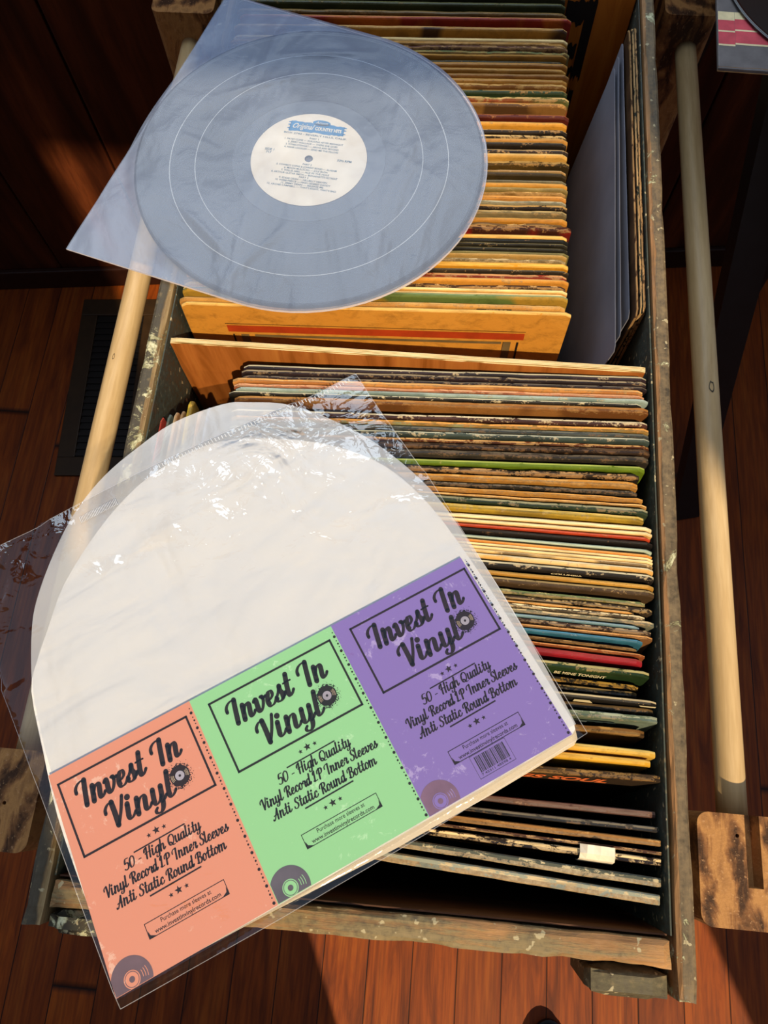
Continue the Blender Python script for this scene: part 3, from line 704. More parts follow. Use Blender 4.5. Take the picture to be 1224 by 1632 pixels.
# ------------------------------------------------------------------ stand: four posts, two dowels
stand = empty('crate_stand', (-0.02, 0.43, 0.0), 'brown timber stand with four square posts and pale round dowels carrying the crate', 'stand')
def post(x0, x1, y0, y1, cuts):
    bm = bmesh.new(); box(bm, x0, x1, y0, y1, 0.0, 0.740)
    es = [e for e in bm.edges if abs(e.verts[0].co.z - e.verts[1].co.z) > 0.5]
    bmesh.ops.bevel(bm, geom=es, offset=0.009, segments=5, affect='EDGES', profile=0.5)
    o = link('post', bpy.data.meshes.new('post'), [M_END]); bm.to_mesh(o.data); bm.free()
    for c in cuts: bool_cut(o, c)
    o.parent = stand; return kid(o, stand)
def slot_bm(x0, x1, y0, y1):
    b = bmesh.new(); box(b, x0, x1, y0, y1, 0.722, 0.76); return b
def hole_bm(x, y, r):
    b = bmesh.new(); cyl(b, (x, y, 0.70), (x, y, 0.76), r, 12); return b
post(0.2345, 0.3150, -0.0800, 0.0020, [slot_bm(0.2715, 0.2830, -0.0505, 0.030), hole_bm(0.2653, -0.0138, 0.0015)])
post(-0.3640, -0.2940, -0.0760, 0.0020, [hole_bm(-0.320, -0.0400, 0.0016)])
post(-0.3680, -0.2920, 0.8460, 0.9220, [])
post(0.2420, 0.3040, 0.8760, 0.9480, [])
for s, x in ((1, 0.2800), (-1, -0.3290)):
    bm = bmesh.new(); cyl(bm, (x, 0.002 if s > 0 else 0.002, 0.695), (x, 0.8760 if s > 0 else 0.8460, 0.695), 0.0125, 32)
    bmesh.ops.subdivide_edges(bm, edges=[e for e in bm.edges if e.calc_length() > 0.5], cuts=30)
    o = obj('dowel', bm, M_ROD, stand, True); kid(o, stand)
for ya, yb in ((-0.070, -0.030), (0.880, 0.915)):
    bm = bmesh.new(); box(bm, -0.294, 0.242, ya, yb, 0.455, 0.535 - 0.0005, 0.003)
    o = obj('cross_rail', bm, M_END, stand); kid(o, stand)
# dark bruises on the dowels
def knot(px, py, xc, w, h):
    P = at(px, py, 0.705 - 0.0125)
    bm = bmesh.new(); n = 14; ring = []
    for i in range(n):
        a = 2 * math.pi * i / n; rr = 1 + 0.25 * mnoise.noise(Vector((math.cos(a) * 2, math.sin(a) * 2, px)))
        yy = P.y + h * rr * math.sin(a); xx = P.x + w * rr * math.cos(a)
        ring.append((xx, yy))
    for (a, b), (c, d) in zip(ring, ring[1:] + ring[:1]):
        def zc(x): return 0.695 + math.sqrt(max(1e-9, 0.0128 ** 2 - (x - xc) ** 2))
        ca, cb = P.x + (a - P.x) * .72, P.y + (b - P.y) * .72; cc, cd = P.x + (c - P.x) * .72, P.y + (d - P.y) * .72
        bm.faces.new([bm.verts.new((p, q_, zc(p))) for p, q_ in ((a, b), (c, d), (cc, cd), (ca, cb))])
    o = obj('dent_mark', bm, plain('bruised_wood', '4a4236', 0.7), stand); kid(o, stand)
knot(1134, 616, 0.280, 0.0028, 0.0062)
knot(181, 568, -0.329, 0.0012, 0.0035)

# ------------------------------------------------------------------ black side table with a striped sleeve and a record
tb = empty('side_table', (0.42, 0.83, 0.0), 'black metal side table with splayed flat legs, right of the crate', 'table')
bm = bmesh.new(); box(bm, 0.285, 0.60, 0.720, 1.02, 0.815, 0.835, 0.003); kid(obj('table_top', bm, M_BLACKM, tb), tb)
def leg(p0, p1, w, t):
    p0 = Vector(p0); p1 = Vector(p1); d = (p1 - p0)
    s = Vector((1, 0.25, 0)).normalized(); n = d.cross(s).normalized()
    bm = bmesh.new(); vs = []
    for p in (p0, p1):
        for a, b in ((-1, -1), (1, -1), (1, 1), (-1, 1)): vs.append(bm.verts.new(p + s * a * w / 2 + n * b * t / 2))
    for f in ((0, 1, 2, 3), (7, 6, 5, 4), (0, 4, 5, 1), (1, 5, 6, 2), (2, 6, 7, 3), (3, 7, 4, 0)): bm.faces.new([vs[i] for i in f])
    kid(obj('leg', bm, M_BLACKM, tb), tb)
leg((0.350, 0.760, 0.816), (0.500, 0.535, 0.0), 0.050, 0.022)
leg((0.345, 0.735, 0.816), (0.80, 0.50, 0.0), 0.030, 0.012)
leg((0.56, 0.97, 0.816), (0.66, 1.05, 0.0), 0.03, 0.02)
leg((0.33, 0.97, 0.816), (0.30, 1.02, 0.0), 0.03, 0.02)

STR = Matrix.Rotation(math.atan2(0.004, 0.09) * -1, 4, 'Z')
ss = empty('striped_record_sleeve', (0.2529, 0.6750, 0.8355), 'record sleeve with pink-red and cream stripes over grey, lying on the black side table', 'record sleeve')
bm = bmesh.new(); box(bm, 0, 0.314, 0.0, 0.314, 0.0, 0.0045, 0.0012); obj('cover', bm, plain('grey_cover', '6e6866', 0.6), ss)
ss.rotation_euler.z = -0.04
bm = bmesh.new()
def st(x0, x1, y0, y1, mi): flat_quad(bm, [(x0, y0), (x1, y0), (x1, y1), (x0, y1)], 0.0047, mi)
for x0, x1, dz in ((0.0008, 0.0168, 0.0), (0.0170, 0.313, 0.0022)):
    st(x0, x1, 0.0640 + dz, 0.0755, 1); st(x0, x1, 0.0500 + dz, 0.0640 + dz, 0); st(x0, x1, 0.0480 + dz, 0.0500 + dz, 1)
    st(x0, x1, 0.0318 + dz, 0.0480 + dz, 0); st(x0, x1, 0.0295 + dz, 0.0318 + dz, 1)
obj('printed_stripes', bm, [plain('print_pink_red', 'd0505a', 0.6), plain('print_stripe_cream', 'ecd8a8', 0.6)], ss)
bm = bmesh.new()
n = 40
for i in range(n):
    a = i * 0.314 / n; b = (i + 1) * 0.314 / n
    ha = 0.003 + 0.003 * abs(mnoise.noise(Vector((a * 40, 3, 1)))) * 2; hb = 0.003 + 0.003 * abs(mnoise.noise(Vector((b * 40, 3, 1)))) * 2
    f = bm.faces.new([bm.verts.new(p) for p in ((a, -0.0004, 0.001), (b, -0.0004, 0.001), (b, hb * .6, 0.0048), (a, ha * .6, 0.0048))])
obj('peeled_edge', bm, plain('peeled_cardboard', 'b88a54', 0.8), ss)

# ------------------------------------------------------------------ black record material
def mat_vinyl(name, bands=()):
    k = NT(name); g = k.sep(k.co.outputs['Object'])
    r = k.math('SQRT', k.math('ADD', k.math('MULTIPLY', g[0], g[0]), k.math('MULTIPLY', g[1], g[1])))
    gro = k.math('SINE', k.math('MULTIPLY', r, 5200.0))
    k.bump(gro, 0.12, 0.0002)
    k.b.inputs['Anisotropic'].default_value = 0.4
    return k.fin(lin('0d0d0f'), 0.28, 0.55)
M_VINYL = mat_vinyl('black_vinyl'); M_VINYL_S = plain('smooth_black_vinyl', '1d1f24', 0.2, 0.6)
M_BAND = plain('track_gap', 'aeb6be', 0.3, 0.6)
def record(name, loc, label, z_rings):
    root = empty(name, loc, label, 'vinyl record')
    bm = bmesh.new()
    prof = [(0.0036, 0.0), (0.0036, 0.0018), (0.050, 0.0018), (0.0505, 0.0016), (0.066, 0.0016), (0.0665, 0.0018), (0.1465, 0.0018), (0.1490, 0.0026), (0.1510, 0.0020), (0.1510, 0.0006), (0.1490, 0.0), ]
    N = 128; rings = [[bm.verts.new((r * math.cos(2 * math.pi * i / N), r * math.sin(2 * math.pi * i / N), z)) for i in range(N)] for r, z in prof]
    for a in range(len(prof)):
        b = (a + 1) % len(prof)
        for i in range(N):
            j = (i + 1) % N
            f = bm.faces.new((rings[a][i], rings[a][j], rings[b][j], rings[b][i])); f.material_index = 1 if a in (3, 4) else 0
    obj('disc', bm, [M_VINYL, M_VINYL_S], root, False)
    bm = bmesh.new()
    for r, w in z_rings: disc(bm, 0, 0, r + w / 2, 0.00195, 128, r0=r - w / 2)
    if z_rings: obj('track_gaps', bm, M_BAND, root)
    return root
r2 = record('vinyl_record', (0.414, 0.812, 0.8415), 'bare black vinyl record lying on the striped sleeve on the side table', [(0.118, 0.0006)])
bm = bmesh.new(); disc(bm, 0, 0, 0.050, 0.0020, 64, r0=0.0036); obj('centre_label', bm, plain('dark_label', '20302c', 0.5), r2)

# ------------------------------------------------------------------ record in its frosted inner sleeve
RC = Vector((-0.1195, 0.5020, 0.8765))
rec = record('vinyl_record', RC, 'black vinyl record with cream centre label inside the frosted sleeve on top of the row', [(0.0985, 0.0006), (0.1205, 0.0007)])
def mat_label():
    k = NT('cream_label'); n = k.noise(k.map(), 40, 4)
    return k.fin(k.ramp(n, [(0.3, lin('dcd2c0')), (0.7, lin('efe8d8'))]), 0.6, 0.3)
bm = bmesh.new(); disc(bm, 0, 0, 0.0503, 0.00205, 96, r0=0.0036)
lab = obj('centre_label', bm, mat_label(), rec); lab['label'] = 'cream centre label with blue print'
M_LB = plain('print_sky_blue', '1a7fb8', 0.6); M_LT = plain('print_teal', '1f6078', 0.6); M_LW = plain('print_white', 'efe8d8', 0.6)
bm = bmesh.new(); Z = 0.0022
random.seed(11)
top = [(-0.024 + 0.048 * i / 24, 0.0395 + random.uniform(-.0006, .0006)) for i in range(25)]; bot = [(-0.0245 + 0.049 * i / 24, 0.0285 + random.uniform(-.0006, .0006)) for i in range(25)]
for i in range(24): flat_quad(bm, [bot[i], bot[i + 1], top[i + 1], top[i]], Z, 0)
for s in (-1, 1):
    for yy in (0.031, 0.035, 0.038): flat_quad(bm, [(s * 0.0235, yy - .0008), (s * 0.0262, yy - .0004), (s * 0.0258, yy + .0006), (s * 0.0235, yy + .0009)][::s], Z, 0)
n0 = 20
for i in range(n0):
    a = 2 * math.pi * i / n0; b = 2 * math.pi * (i + 1) / n0
    flat_quad(bm, [(0.003, 0.0405), (0.003 + 0.008 * math.cos(a), 0.0405 + 0.0032 * math.sin(a)), (0.003 + 0.008 * math.cos(b), 0.0405 + 0.0032 * math.sin(b))], Z, 0)
text_bm(bm, 'Acorn', 0.0042, 0.003, 0.0392, Z + .0001, 0.3, 'CENTER', 0.0, mi=2)
text_bm(bm, 'Original', 0.0080, -0.0225, 0.0318, Z + .0001, 0.5, width=0.0195, bold=.0001, mi=2)
text_bm(bm, 'COUNTRY HITS', 0.0050, -0.0015, 0.0320, Z + .0001, 0.0, width=0.0235, bold=.00022, mi=2)
LINES = [('BOX 2742 - BEVERLY HILLS, CALIF.', 0.0250, 0.0560), ('PART 1', 0.0212, 0.008), ('1. PATSY CLINE \u2014 WALKING AFTER MIDNIGHT', 0.0182, 0.052),
         ('2. JERRY WALLACE \u2014 THERE SHE GOES', 0.0152, 0.044), ('3. WYNN STEWART \u2014 ABOVE AND BEYOND', 0.0122, 0.047), ('4. HANK LOCKLIN \u2014 SEND ME THE PILLOW', 0.0092, 0.048),
         ('PART 2', -0.0075, 0.008), ('5. COWBOY COPAS & JOHNNY BOND \u2014 ALABAM', -0.0105, 0.053), ('6. MOON MULLICAN \u2014 JOLE BLON', -0.0133, 0.038),
         ('7. WILLIE ABEL \u2014 ACE IN THE HOLE', -0.0161, 0.042), ("8. ARTHUR GUITAR SMITH \u2014 BONAPARTE'S RETREAT", -0.0189, 0.058), ('PART 3', -0.0216, 0.008),
         ('9. EDDIE DEAN \u2014 HILLBILLY HEAVEN', -0.0243, 0.042), ('10. WEBB PIERCE \u2014 HIGH GEARED DADDY', -0.0270, 0.048), ('11. JIMMY DEAN \u2014 RELEASE ME', -0.0296, 0.037),
         ("12. ARCHIE CAMPBELL \u2014 THAT'S RIGHT, THAT'S BAD", -0.0322, 0.060)]
for s, y, wd in LINES: text_bm(bm, s, 0.0026, -wd / 2, y, Z, width=wd, bold=.00005, mi=1)
text_bm(bm, 'SIDE 1', 0.0032, -0.0400, 0.0040, Z, bold=.00008, mi=1); text_bm(bm, '717', 0.0032, -0.0385, 0.0008, Z, bold=.00008, mi=1)
text_bm(bm, '33\u2153 RPM', 0.0032, 0.0245, 0.0010, Z, bold=.00008, mi=1)
bm.transform(Matrix.Rotation(math.radians(-5.5), 4, 'Z'))
obj('label_print', bm, [M_LB, M_LT, M_LW], lab)

def mat_frost(name, col, opacity, seed=0, gloss=0.32, bs=0.55, bd=0.012):
    """milky translucent poly film"""
    k = NT(name); v = k.map((1, 1, 1), (seed, 0, 0), rot=(0, 0, 0.6))
    n = k.noise(k.map((1.6, 0.9, 1), (seed, 0, 0), rot=(0, 0, -0.9)), 7, 3, 0.5, 0.7); f = k.noise(v, 60, 3, 0.6, 0.8)
    h = k.math('ADD', n, k.math('MULTIPLY', f, 0.05))
    nb = k.bump(h, bs, bd)
    k.fin(lin(col), gloss, 0.5)
    k.b.inputs['Transmission Weight'].default_value = 0.0
    tr = k.n.new('ShaderNodeBsdfTransparent'); mx = k.n.new('ShaderNodeMixShader')
    op = k.ramp(n, [(0.3, opacity - 0.06), (0.7, opacity + 0.06)])
    k.set(mx.inputs[0], op); k.t.links.new(tr.outputs[0], mx.inputs[1]); k.t.links.new(k.b.outputs[0], mx.inputs[2])
    k.t.links.new(mx.outputs[0], k.out.inputs['Surface'])
    return k.m
M_FROST = mat_frost('frosted_poly', '98a6c2', 0.37, 0, 0.30, 0.9, 0.020)
def film(name, outline, zf, n, mats, parent=None, thick=0.0002):
    """fill a closed outline with a grid-like triangulated film, height from zf(x, y)"""
    bm = bmesh.new(); vs = [bm.verts.new((x, y, 0)) for x, y in outline]
    f = bm.faces.new(vs)
    xs = [p[0] for p in outline]; ys = [p[1] for p in outline]
    for k in range(1, n):
        bmesh.ops.bisect_plane(bm, geom=bm.verts[:] + bm.edges[:] + bm.faces[:], plane_co=(min(xs) + (max(xs) - min(xs)) * k / n, 0, 0), plane_no=(1, 0, 0))
        bmesh.ops.bisect_plane(bm, geom=bm.verts[:] + bm.edges[:] + bm.faces[:], plane_co=(0, min(ys) + (max(ys) - min(ys)) * k / n, 0), plane_no=(0, 1, 0))
    for v in bm.verts: v.co.z = zf(v.co.x, v.co.y)
    o = obj(name, bm, mats, parent, True)
    return o
a_ax = Vector((0.959, -0.284)); p_ax = Vector((0.284, 0.959))
out = []
RS = 0.1540
pts = [(-0.153, -0.156), (0.0, -RS)] + [(RS * math.sin(t), -RS * math.cos(t)) for t in [math.pi * i / 40 for i in range(1, 40)]] + [(0.0, RS), (-0.153, 0.158)]
out = [tuple(a_ax * x + p_ax * y) for x, y in pts]
slv = empty('frosted_inner_sleeve', (RC.x, RC.y, RC.z), 'milky frosted plastic inner sleeve with open left end holding the black record', 'inner sleeve')
def ztop(x, y):
    r = math.hypot(x, y); n = mnoise.noise(Vector((x * 16, y * 16, 1))) * 0.0012
    crease = 0.0
    for (ax, ay, bx, by, hh) in ((-0.11, -0.05, -0.045, -0.115, .0016), (-0.05, 0.115, 0.055, 0.125, .0018), (0.01, -0.02, 0.03, -0.12, .0009), (-0.12, 0.02, -0.07, 0.0, .0010), (0.06, 0.02, 0.13, -0.03, .0007), (-0.13, -0.10, -0.08, -0.12, .0012), (-0.10, 0.06, 0.0, 0.10, .0014), (0.0, -0.06, -0.06, -0.14, .0012)):
        d = Vector((bx - ax, by - ay)); q = Vector((x - ax, y - ay)); u = max(0, min(1, q.dot(d) / d.length_squared)); dd = (q - d * u).length
        crease += 1.5 * hh * math.exp(-(dd / 0.0032) ** 2) * math.sin(math.pi * u)
    fall = max(0.0, r - 0.151)
    return 0.0034 + abs(n) + crease - min(0.0030, fall * 0.4)
film('top_film', out, ztop, 120, M_FROST, slv)
film('bottom_film', out, lambda x, y: -0.0006, 8, M_FROST, slv)
bm = bmesh.new()
for (x0, y0), (x1, y1) in zip(out, out[1:]):
    e = 0.0009; l0 = math.hypot(x0, y0); l1 = math.hypot(x1, y1)
    a = [(x0, y0), (x1, y1), (x1 * (1 - e / l1), y1 * (1 - e / l1)), (x0 * (1 - e / l0), y0 * (1 - e / l0))]
    bm.faces.new([bm.verts.new((p[0], p[1], -0.0002)) for p in a])
    bm.faces.new([bm.verts.new(p) for p in ((x0, y0, -0.0006), (x1, y1, -0.0006), (x1, y1, ztop(x1, y1)), (x0, y0, ztop(x0, y0)))])
obj('welded_seam', bm, mat_frost('seam_poly', 'e6dfe6', 0.75), slv)

# ------------------------------------------------------------------ packet of white inner sleeves in a clear bag
PK = at(185, 1592, 0.508)
pack = empty('sleeve_packet', (PK.x, PK.y, PK.z), 'clear plastic bag of white round-bottom inner sleeves with a pink, green and purple header card', 'packet')
pack.rotation_euler.z = math.radians(33.06)
mm = lambda L: [(a / 1000.0, b / 1000.0) for a, b in L]
def smooth_path(pts, k=5):
    o = []
    for i in range(len(pts) - 1):
        p0 = pts[max(0, i - 1)]; p1 = pts[i]; p2 = pts[i + 1]; p3 = pts[min(len(pts) - 1, i + 2)]
        for j in range(k):
            t = j / k
            o.append(tuple(0.5 * ((2 * p1[c]) + (-p0[c] + p2[c]) * t + (2 * p0[c] - 5 * p1[c] + 4 * p2[c] - p3[c]) * t * t + (-p0[c] + 3 * p1[c] - 3 * p2[c] + p3[c]) * t ** 3) for c in range(2)))
    return o + [pts[-1]]
MW = NT('white_poly_sleeves'); _n = MW.noise(MW.map((1.0, 3.0, 1), rot=(0, 0, 0.25)), 9, 3, 0.5, 0.8)
MW.bump(_n, 0.7, 0.014)
MW.b.inputs['Subsurface Weight'].default_value = 0.0
M_WHITE = MW.fin(MW.ramp(_n, [(0.3, lin('e0e0e2')), (0.7, lin('e8e6e4'))]), 0.35, 0.4)
def mat_stack_edge():
    k = NT('sleeve_edges'); g = k.sep(k.co.outputs['Object'])
    w = k.wave(k.comb(g[2], 0.0, 0.0), 420, 0.5, 1); return k.fin(k.ramp(w, [(0.2, lin('a89a84')), (0.7, lin('efe6d4'))]), 0.4, 0.4)
inner = mm([(2, 2), (2, 60), (3, 110), (8, 150), (14, 190), (24, 207), (38, 224.4), (58.2, 248.1), (90.2, 271.8), (120.2, 287.6), (147.7, 295.7), (183.2, 297.7), (214.1, 288.2), (249.6, 267.0),
            (275, 245), (295, 217), (307, 178.6), (312, 132.2), (314, 84.4), (315, 29.8), (315.5, 6)])
ip = smooth_path(inner, 3) + mm([(314, 1.5), (310, -0.5), (250, -1), (180, -1), (100, -0.5), (30, 0), (5, 0)])
ip = ip[::-1]
# clockwise check is left to recalc_face_normals
def shf(x, y):
    f = max(0.0, 1 - y / 0.03) if y < 0.03 else 0
    return (0.001 * (1 if x > 0.29 else 0), -0.0065 * f * min(1, max(0, x - 0.05) / 0.15))
bm = bmesh.new(); prism(bm, ip, -0.0155, -0.0022, shf)
for f in bm.faces:
    f.normal_update()
    if abs(f.normal.z) < 0.9: f.material_index = 1
obj('sleeve_stack', bm, [M_WHITE, mat_stack_edge()], pack)
outer = mm([(4, 4), (5, 70), (8.6, 138.1), (12.0, 169.0), (16.4, 193.8), (28.9, 229.5), (42.2, 251.8), (68.0, 281.3), (88.8, 299.3), (112, 313), (138.8, 322.1), (171.3, 328.5), (209.9, 324.9), (229.2, 316.6), (258.1, 297),
            (288.0, 256.7), (305.4, 216.7), (314.8, 178.6), (318.2, 132.2), (319.2, 84.4), (317.5, 29.8), (316.0, 4)])
op = smooth_path(outer, 4)[::-1]
def zout(x, y):
    c = Vector((0.16, 0.14)); d = (Vector((x, y)) - c)
    e = max(0.0, d.length - 0.160) if y > 0.14 else 0.0
    n = mnoise.noise(Vector((x * 14, y * 14, 5))) * 0.0016 + mnoise.noise(Vector((x * 5 + y * 7, y * 4, 8))) * 0.0022
    k = 1.0 if y > 0.15 else 0.0
    b = (min(1, max(0, (y - 0.145) / 0.03)))
    return -0.0019 + max(0, n + 0.0004) * b - min(0.006, e * 0.25)
MF2 = mat_frost('white_frosted_poly', 'dcdfe6', 0.52, 3.0, 0.26, 0.7, 0.018)
film('frosted_top_sleeve', op, zout, 60, MF2, pack)

# header card ------------------------------------------------------
def mat_card(name, c, c2, seed):
    k = NT(name); n = k.noise(k.map((1, 1, 1), (seed, 0, 0)), 90, 8, 0.75, 0.5); b = k.noise(k.map((1, 1, 1), (seed, 3, 0)), 22, 2)
    m = k.ramp(k.math('ADD', k.math('MULTIPLY', n, 0.72), k.math('MULTIPLY', b, 0.28)), [(0.585, 0.0), (0.615, 1.0)])
    return k.fin(k.mix(m, lin(c), lin(c2)), 0.4, 0.35)
M_C = [mat_card('card_pink', 'd28c74', 'dcae9c', 1), mat_card('card_green', '8cc892', 'a8d8ac', 5), mat_card('card_purple', '7e6ab4', 'a294cc', 9)]
PU = [(0.0, 0.1037), (0.1037, 0.2067), (0.2067, 0.3101)]
CT, CB = 0.1343, 0.0
def skew(u, v): return u + (0.0068 * v / CT if u < 0.01 else 0.0) - (0.0036 * v / CT if u > 0.305 else 0.0)
bm = bmesh.new()
NU = 24; NV = 10
for pi, (ua, ub) in enumerate(PU):
    for i in range(NU // 3):
        for j in range(NV):
            cs = []
            for a, b in ((i, j), (i + 1, j), (i + 1, j + 1), (i, j + 1)):
                u = ua + (ub - ua) * a / (NU // 3); v = CB + (CT - CB) * b / NV
                cs.append(bm.verts.new((skew(u, v), v, 0.0)))
            bm.faces.new(cs).material_index = pi
bmesh.ops.remove_doubles(bm, verts=bm.verts, dist=1e-6)
# thickness of the folded card
r = bmesh.ops.extrude_face_region(bm, geom=bm.faces[:])
for v in [g for g in r['geom'] if isinstance(g, bmesh.types.BMVert)]: v.co.z -= 0.0010
card = obj('header_card', bm, M_C, pack)

# --- stroke lettering: a broad-nib script, thick downstrokes and thin joins
G = {
 'I': (0.60, [[(-.02, .62), (-.03, .78), (.06, .92), (.22, .99), (.36, .95)], [(.36, .98), (.35, .6), (.35, .03)]], [1]),
 'V': (0.66, [[(-.04, .64), (-.04, .80), (.06, .94), (.20, .97)], [(.20, .96), (.27, .55), (.34, .03)], [(.35, .03), (.50, .5), (.60, 1.0)]], [1]),
 'n': (0.60, [[(.07, .62), (.07, .3), (.07, .03)], [(.09, .30), (.17, .52), (.29, .60), (.36, .50), (.36, .30), (.36, .12), (.42, .02), (.52, .08), (.58, .18)]], [0]),
 'v': (0.54, [[(-.02, .50), (.05, .60), (.10, .48), (.12, .25), (.15, .08), (.24, .02), (.36, .18), (.42, .42), (.38, .58), (.30, .56)], [(.38, .50), (.46, .46), (.54, .52)]], []),
 'e': (0.46, [[(.08, .26), (.22, .30), (.32, .42), (.28, .58), (.17, .58), (.09, .42), (.07, .22), (.14, .04), (.26, .02), (.38, .10), (.46, .24)]], []),
 's': (0.42, [[(.02, .22), (.14, .40), (.22, .62)], [(.22, .60), (.22, .42), (.30, .26), (.28, .08), (.15, .01), (.03, .06), (.05, .16)], [(.28, .08), (.38, .14), (.44, .26)]], []),
 't': (0.38, [[(.18, .92), (.15, .5), (.15, .14), (.22, .02), (.32, .08), (.40, .20)], [(.00, .60), (.17, .62), (.34, .61)]], []),
 'i': (0.36, [[(.08, .60), (.08, .35), (.08, .14), (.15, .02), (.26, .08), (.34, .20)]], [], (.12, .84)),
 'y': (0.56, [[(.07, .60), (.07, .35), (.08, .14), (.16, .02), (.28, .10), (.34, .26)], [(.37, .60), (.37, .2), (.36, -.16), (.26, -.32), (.12, -.30), (.08, -.20), (.14, -.12)], [(.36, .0), (.46, .08), (.54, .2)]], []),
 'l': (0.34, [[(.10, 1.0), (.08, .5), (.08, .16), (.15, .02), (.26, .08), (.34, .20)]], []),
 'H': (0.72, [[(-.04, .66), (.00, .86), (.10, .95), (.20, .98)], [(.20, .98), (.18, .5), (.18, .02)], [(.56, .98), (.52, .5), (.52, .02)], [(.04, .48), (.3, .54), (.62, .52)]], []),
 'g': (0.50, [[(.38, .52), (.26, .62), (.10, .50), (.06, .24), (.14, .04), (.26, .06), (.36, .28)], [(.40, .62), (.38, .2), (.36, -.18), (.24, -.33), (.08, -.28), (.10, -.14)], [(.36, -.04), (.44, .04), (.50, .2)]], []),
 'h': (0.56, [[(.10, 1.0), (.08, .5), (.08, .02)], [(.10, .30), (.18, .52), (.30, .58), (.36, .46), (.36, .12), (.44, .02), (.56, .18)]], []),
 'Q': (0.74, [[(.34, .96), (.14, .84), (.06, .48), (.14, .14), (.32, .02), (.54, .16), (.62, .52), (.54, .84), (.34, .96), (.22, .86)], [(.22, .30), (.36, .20), (.50, -.02), (.70, -.04)]], []),
 'u': (0.56, [[(.07, .60), (.07, .3), (.09, .12), (.17, .02), (.30, .12), (.36, .3)], [(.38, .60), (.37, .3), (.38, .12), (.45, .02), (.56, .18)]], []),
 'a': (0.54, [[(.36, .50), (.26, .61), (.11, .52), (.06, .26), (.12, .05), (.23, .04), (.35, .26)], [(.38, .60), (.36, .3), (.37, .12), (.44, .02), (.54, .18)]], []),
 'R': (0.66, [[(-.04, .60), (-.02, .80), (.10, .94), (.34, .98), (.52, .86), (.48, .62), (.24, .50)], [(.22, .96), (.20, .5), (.20, .02)], [(.26, .50), (.42, .34), (.46, .12), (.54, .02), (.66, .14)]], []),
 'c': (0.42, [[(.32, .46), (.26, .60), (.12, .52), (.06, .26), (.12, .05), (.24, .02), (.36, .12), (.42, .24)]], []),
 'o': (0.48, [[(.22, .61), (.09, .48), (.07, .20), (.17, .02), (.32, .10), (.37, .36), (.30, .56), (.20, .60)], [(.34, .50), (.42, .46), (.50, .52)]], []),
 'r': (0.42, [[(.04, .40), (.10, .62), (.16, .58), (.28, .56), (.30, .40)], [(.30, .54), (.26, .3), (.28, .08), (.36, .02), (.44, .18)]], []),
 'd': (0.54, [[(.36, .50), (.26, .61), (.11, .52), (.06, .26), (.12, .05), (.23, .04), (.35, .26)], [(.40, 1.0), (.37, .5), (.37, .14), (.44, .02), (.54, .18)]], []),
 'L': (0.52, [[(.02, .70), (.02, .84), (.10, .95), (.18, .97)], [(.18, .98), (.15, .5), (.13, .06)], [(.02, .10), (.12, .05), (.26, .03), (.44, .08)]], []),
 'P': (0.60, [[(-.02, .60), (.00, .80), (.12, .94), (.34, .98), (.52, .84), (.48, .56), (.26, .46)], [(.22, .96), (.20, .5), (.20, .02)]], []),
 'S': (0.56, [[(.50, .80), (.42, .96), (.24, .94), (.16, .76), (.24, .58), (.40, .42), (.42, .18), (.26, .02), (.06, .08), (.02, .24)]], []),
 'A': (0.66, [[(-.04, .10), (.02, .02), (.12, .10), (.30, .60), (.44, .98)], [(.44, .98), (.44, .5), (.46, .02)], [(.06, .40), (.2, .44), (.54, .40)]], []),
 'B': (0.64, [[(-.04, .62), (-.02, .82), (.12, .95), (.34, .98), (.48, .86), (.42, .62), (.26, .54)], [(.22, .96), (.20, .5), (.20, .06)], [(.28, .54), (.48, .48), (.56, .26), (.44, .04), (.20, .02), (.08, .10)]], []),
 'm': (0.84, [[(.06, .62), (.06, .3), (.06, .02)], [(.08, .34), (.16, .54), (.26, .58), (.32, .48), (.32, .02)], [(.34, .34), (.42, .54), (.54, .58), (.60, .46), (.60, .12), (.68, .02), (.82, .18)]], []),
 '5': (0.54, [[(.46, .96), (.16, .94), (.10, .54), (.28, .60), (.44, .44), (.40, .12), (.22, .0), (.04, .10)]], []),
 '0': (0.58, [[(.28, .96), (.10, .80), (.06, .40), (.14, .06), (.30, .02), (.46, .22), (.50, .62), (.42, .88), (.26, .96)]], []),
 '-': (0.44, [[(.08, .34), (.22, .35), (.34, .34)]], []),
 ' ': (0.30, [], []),
}
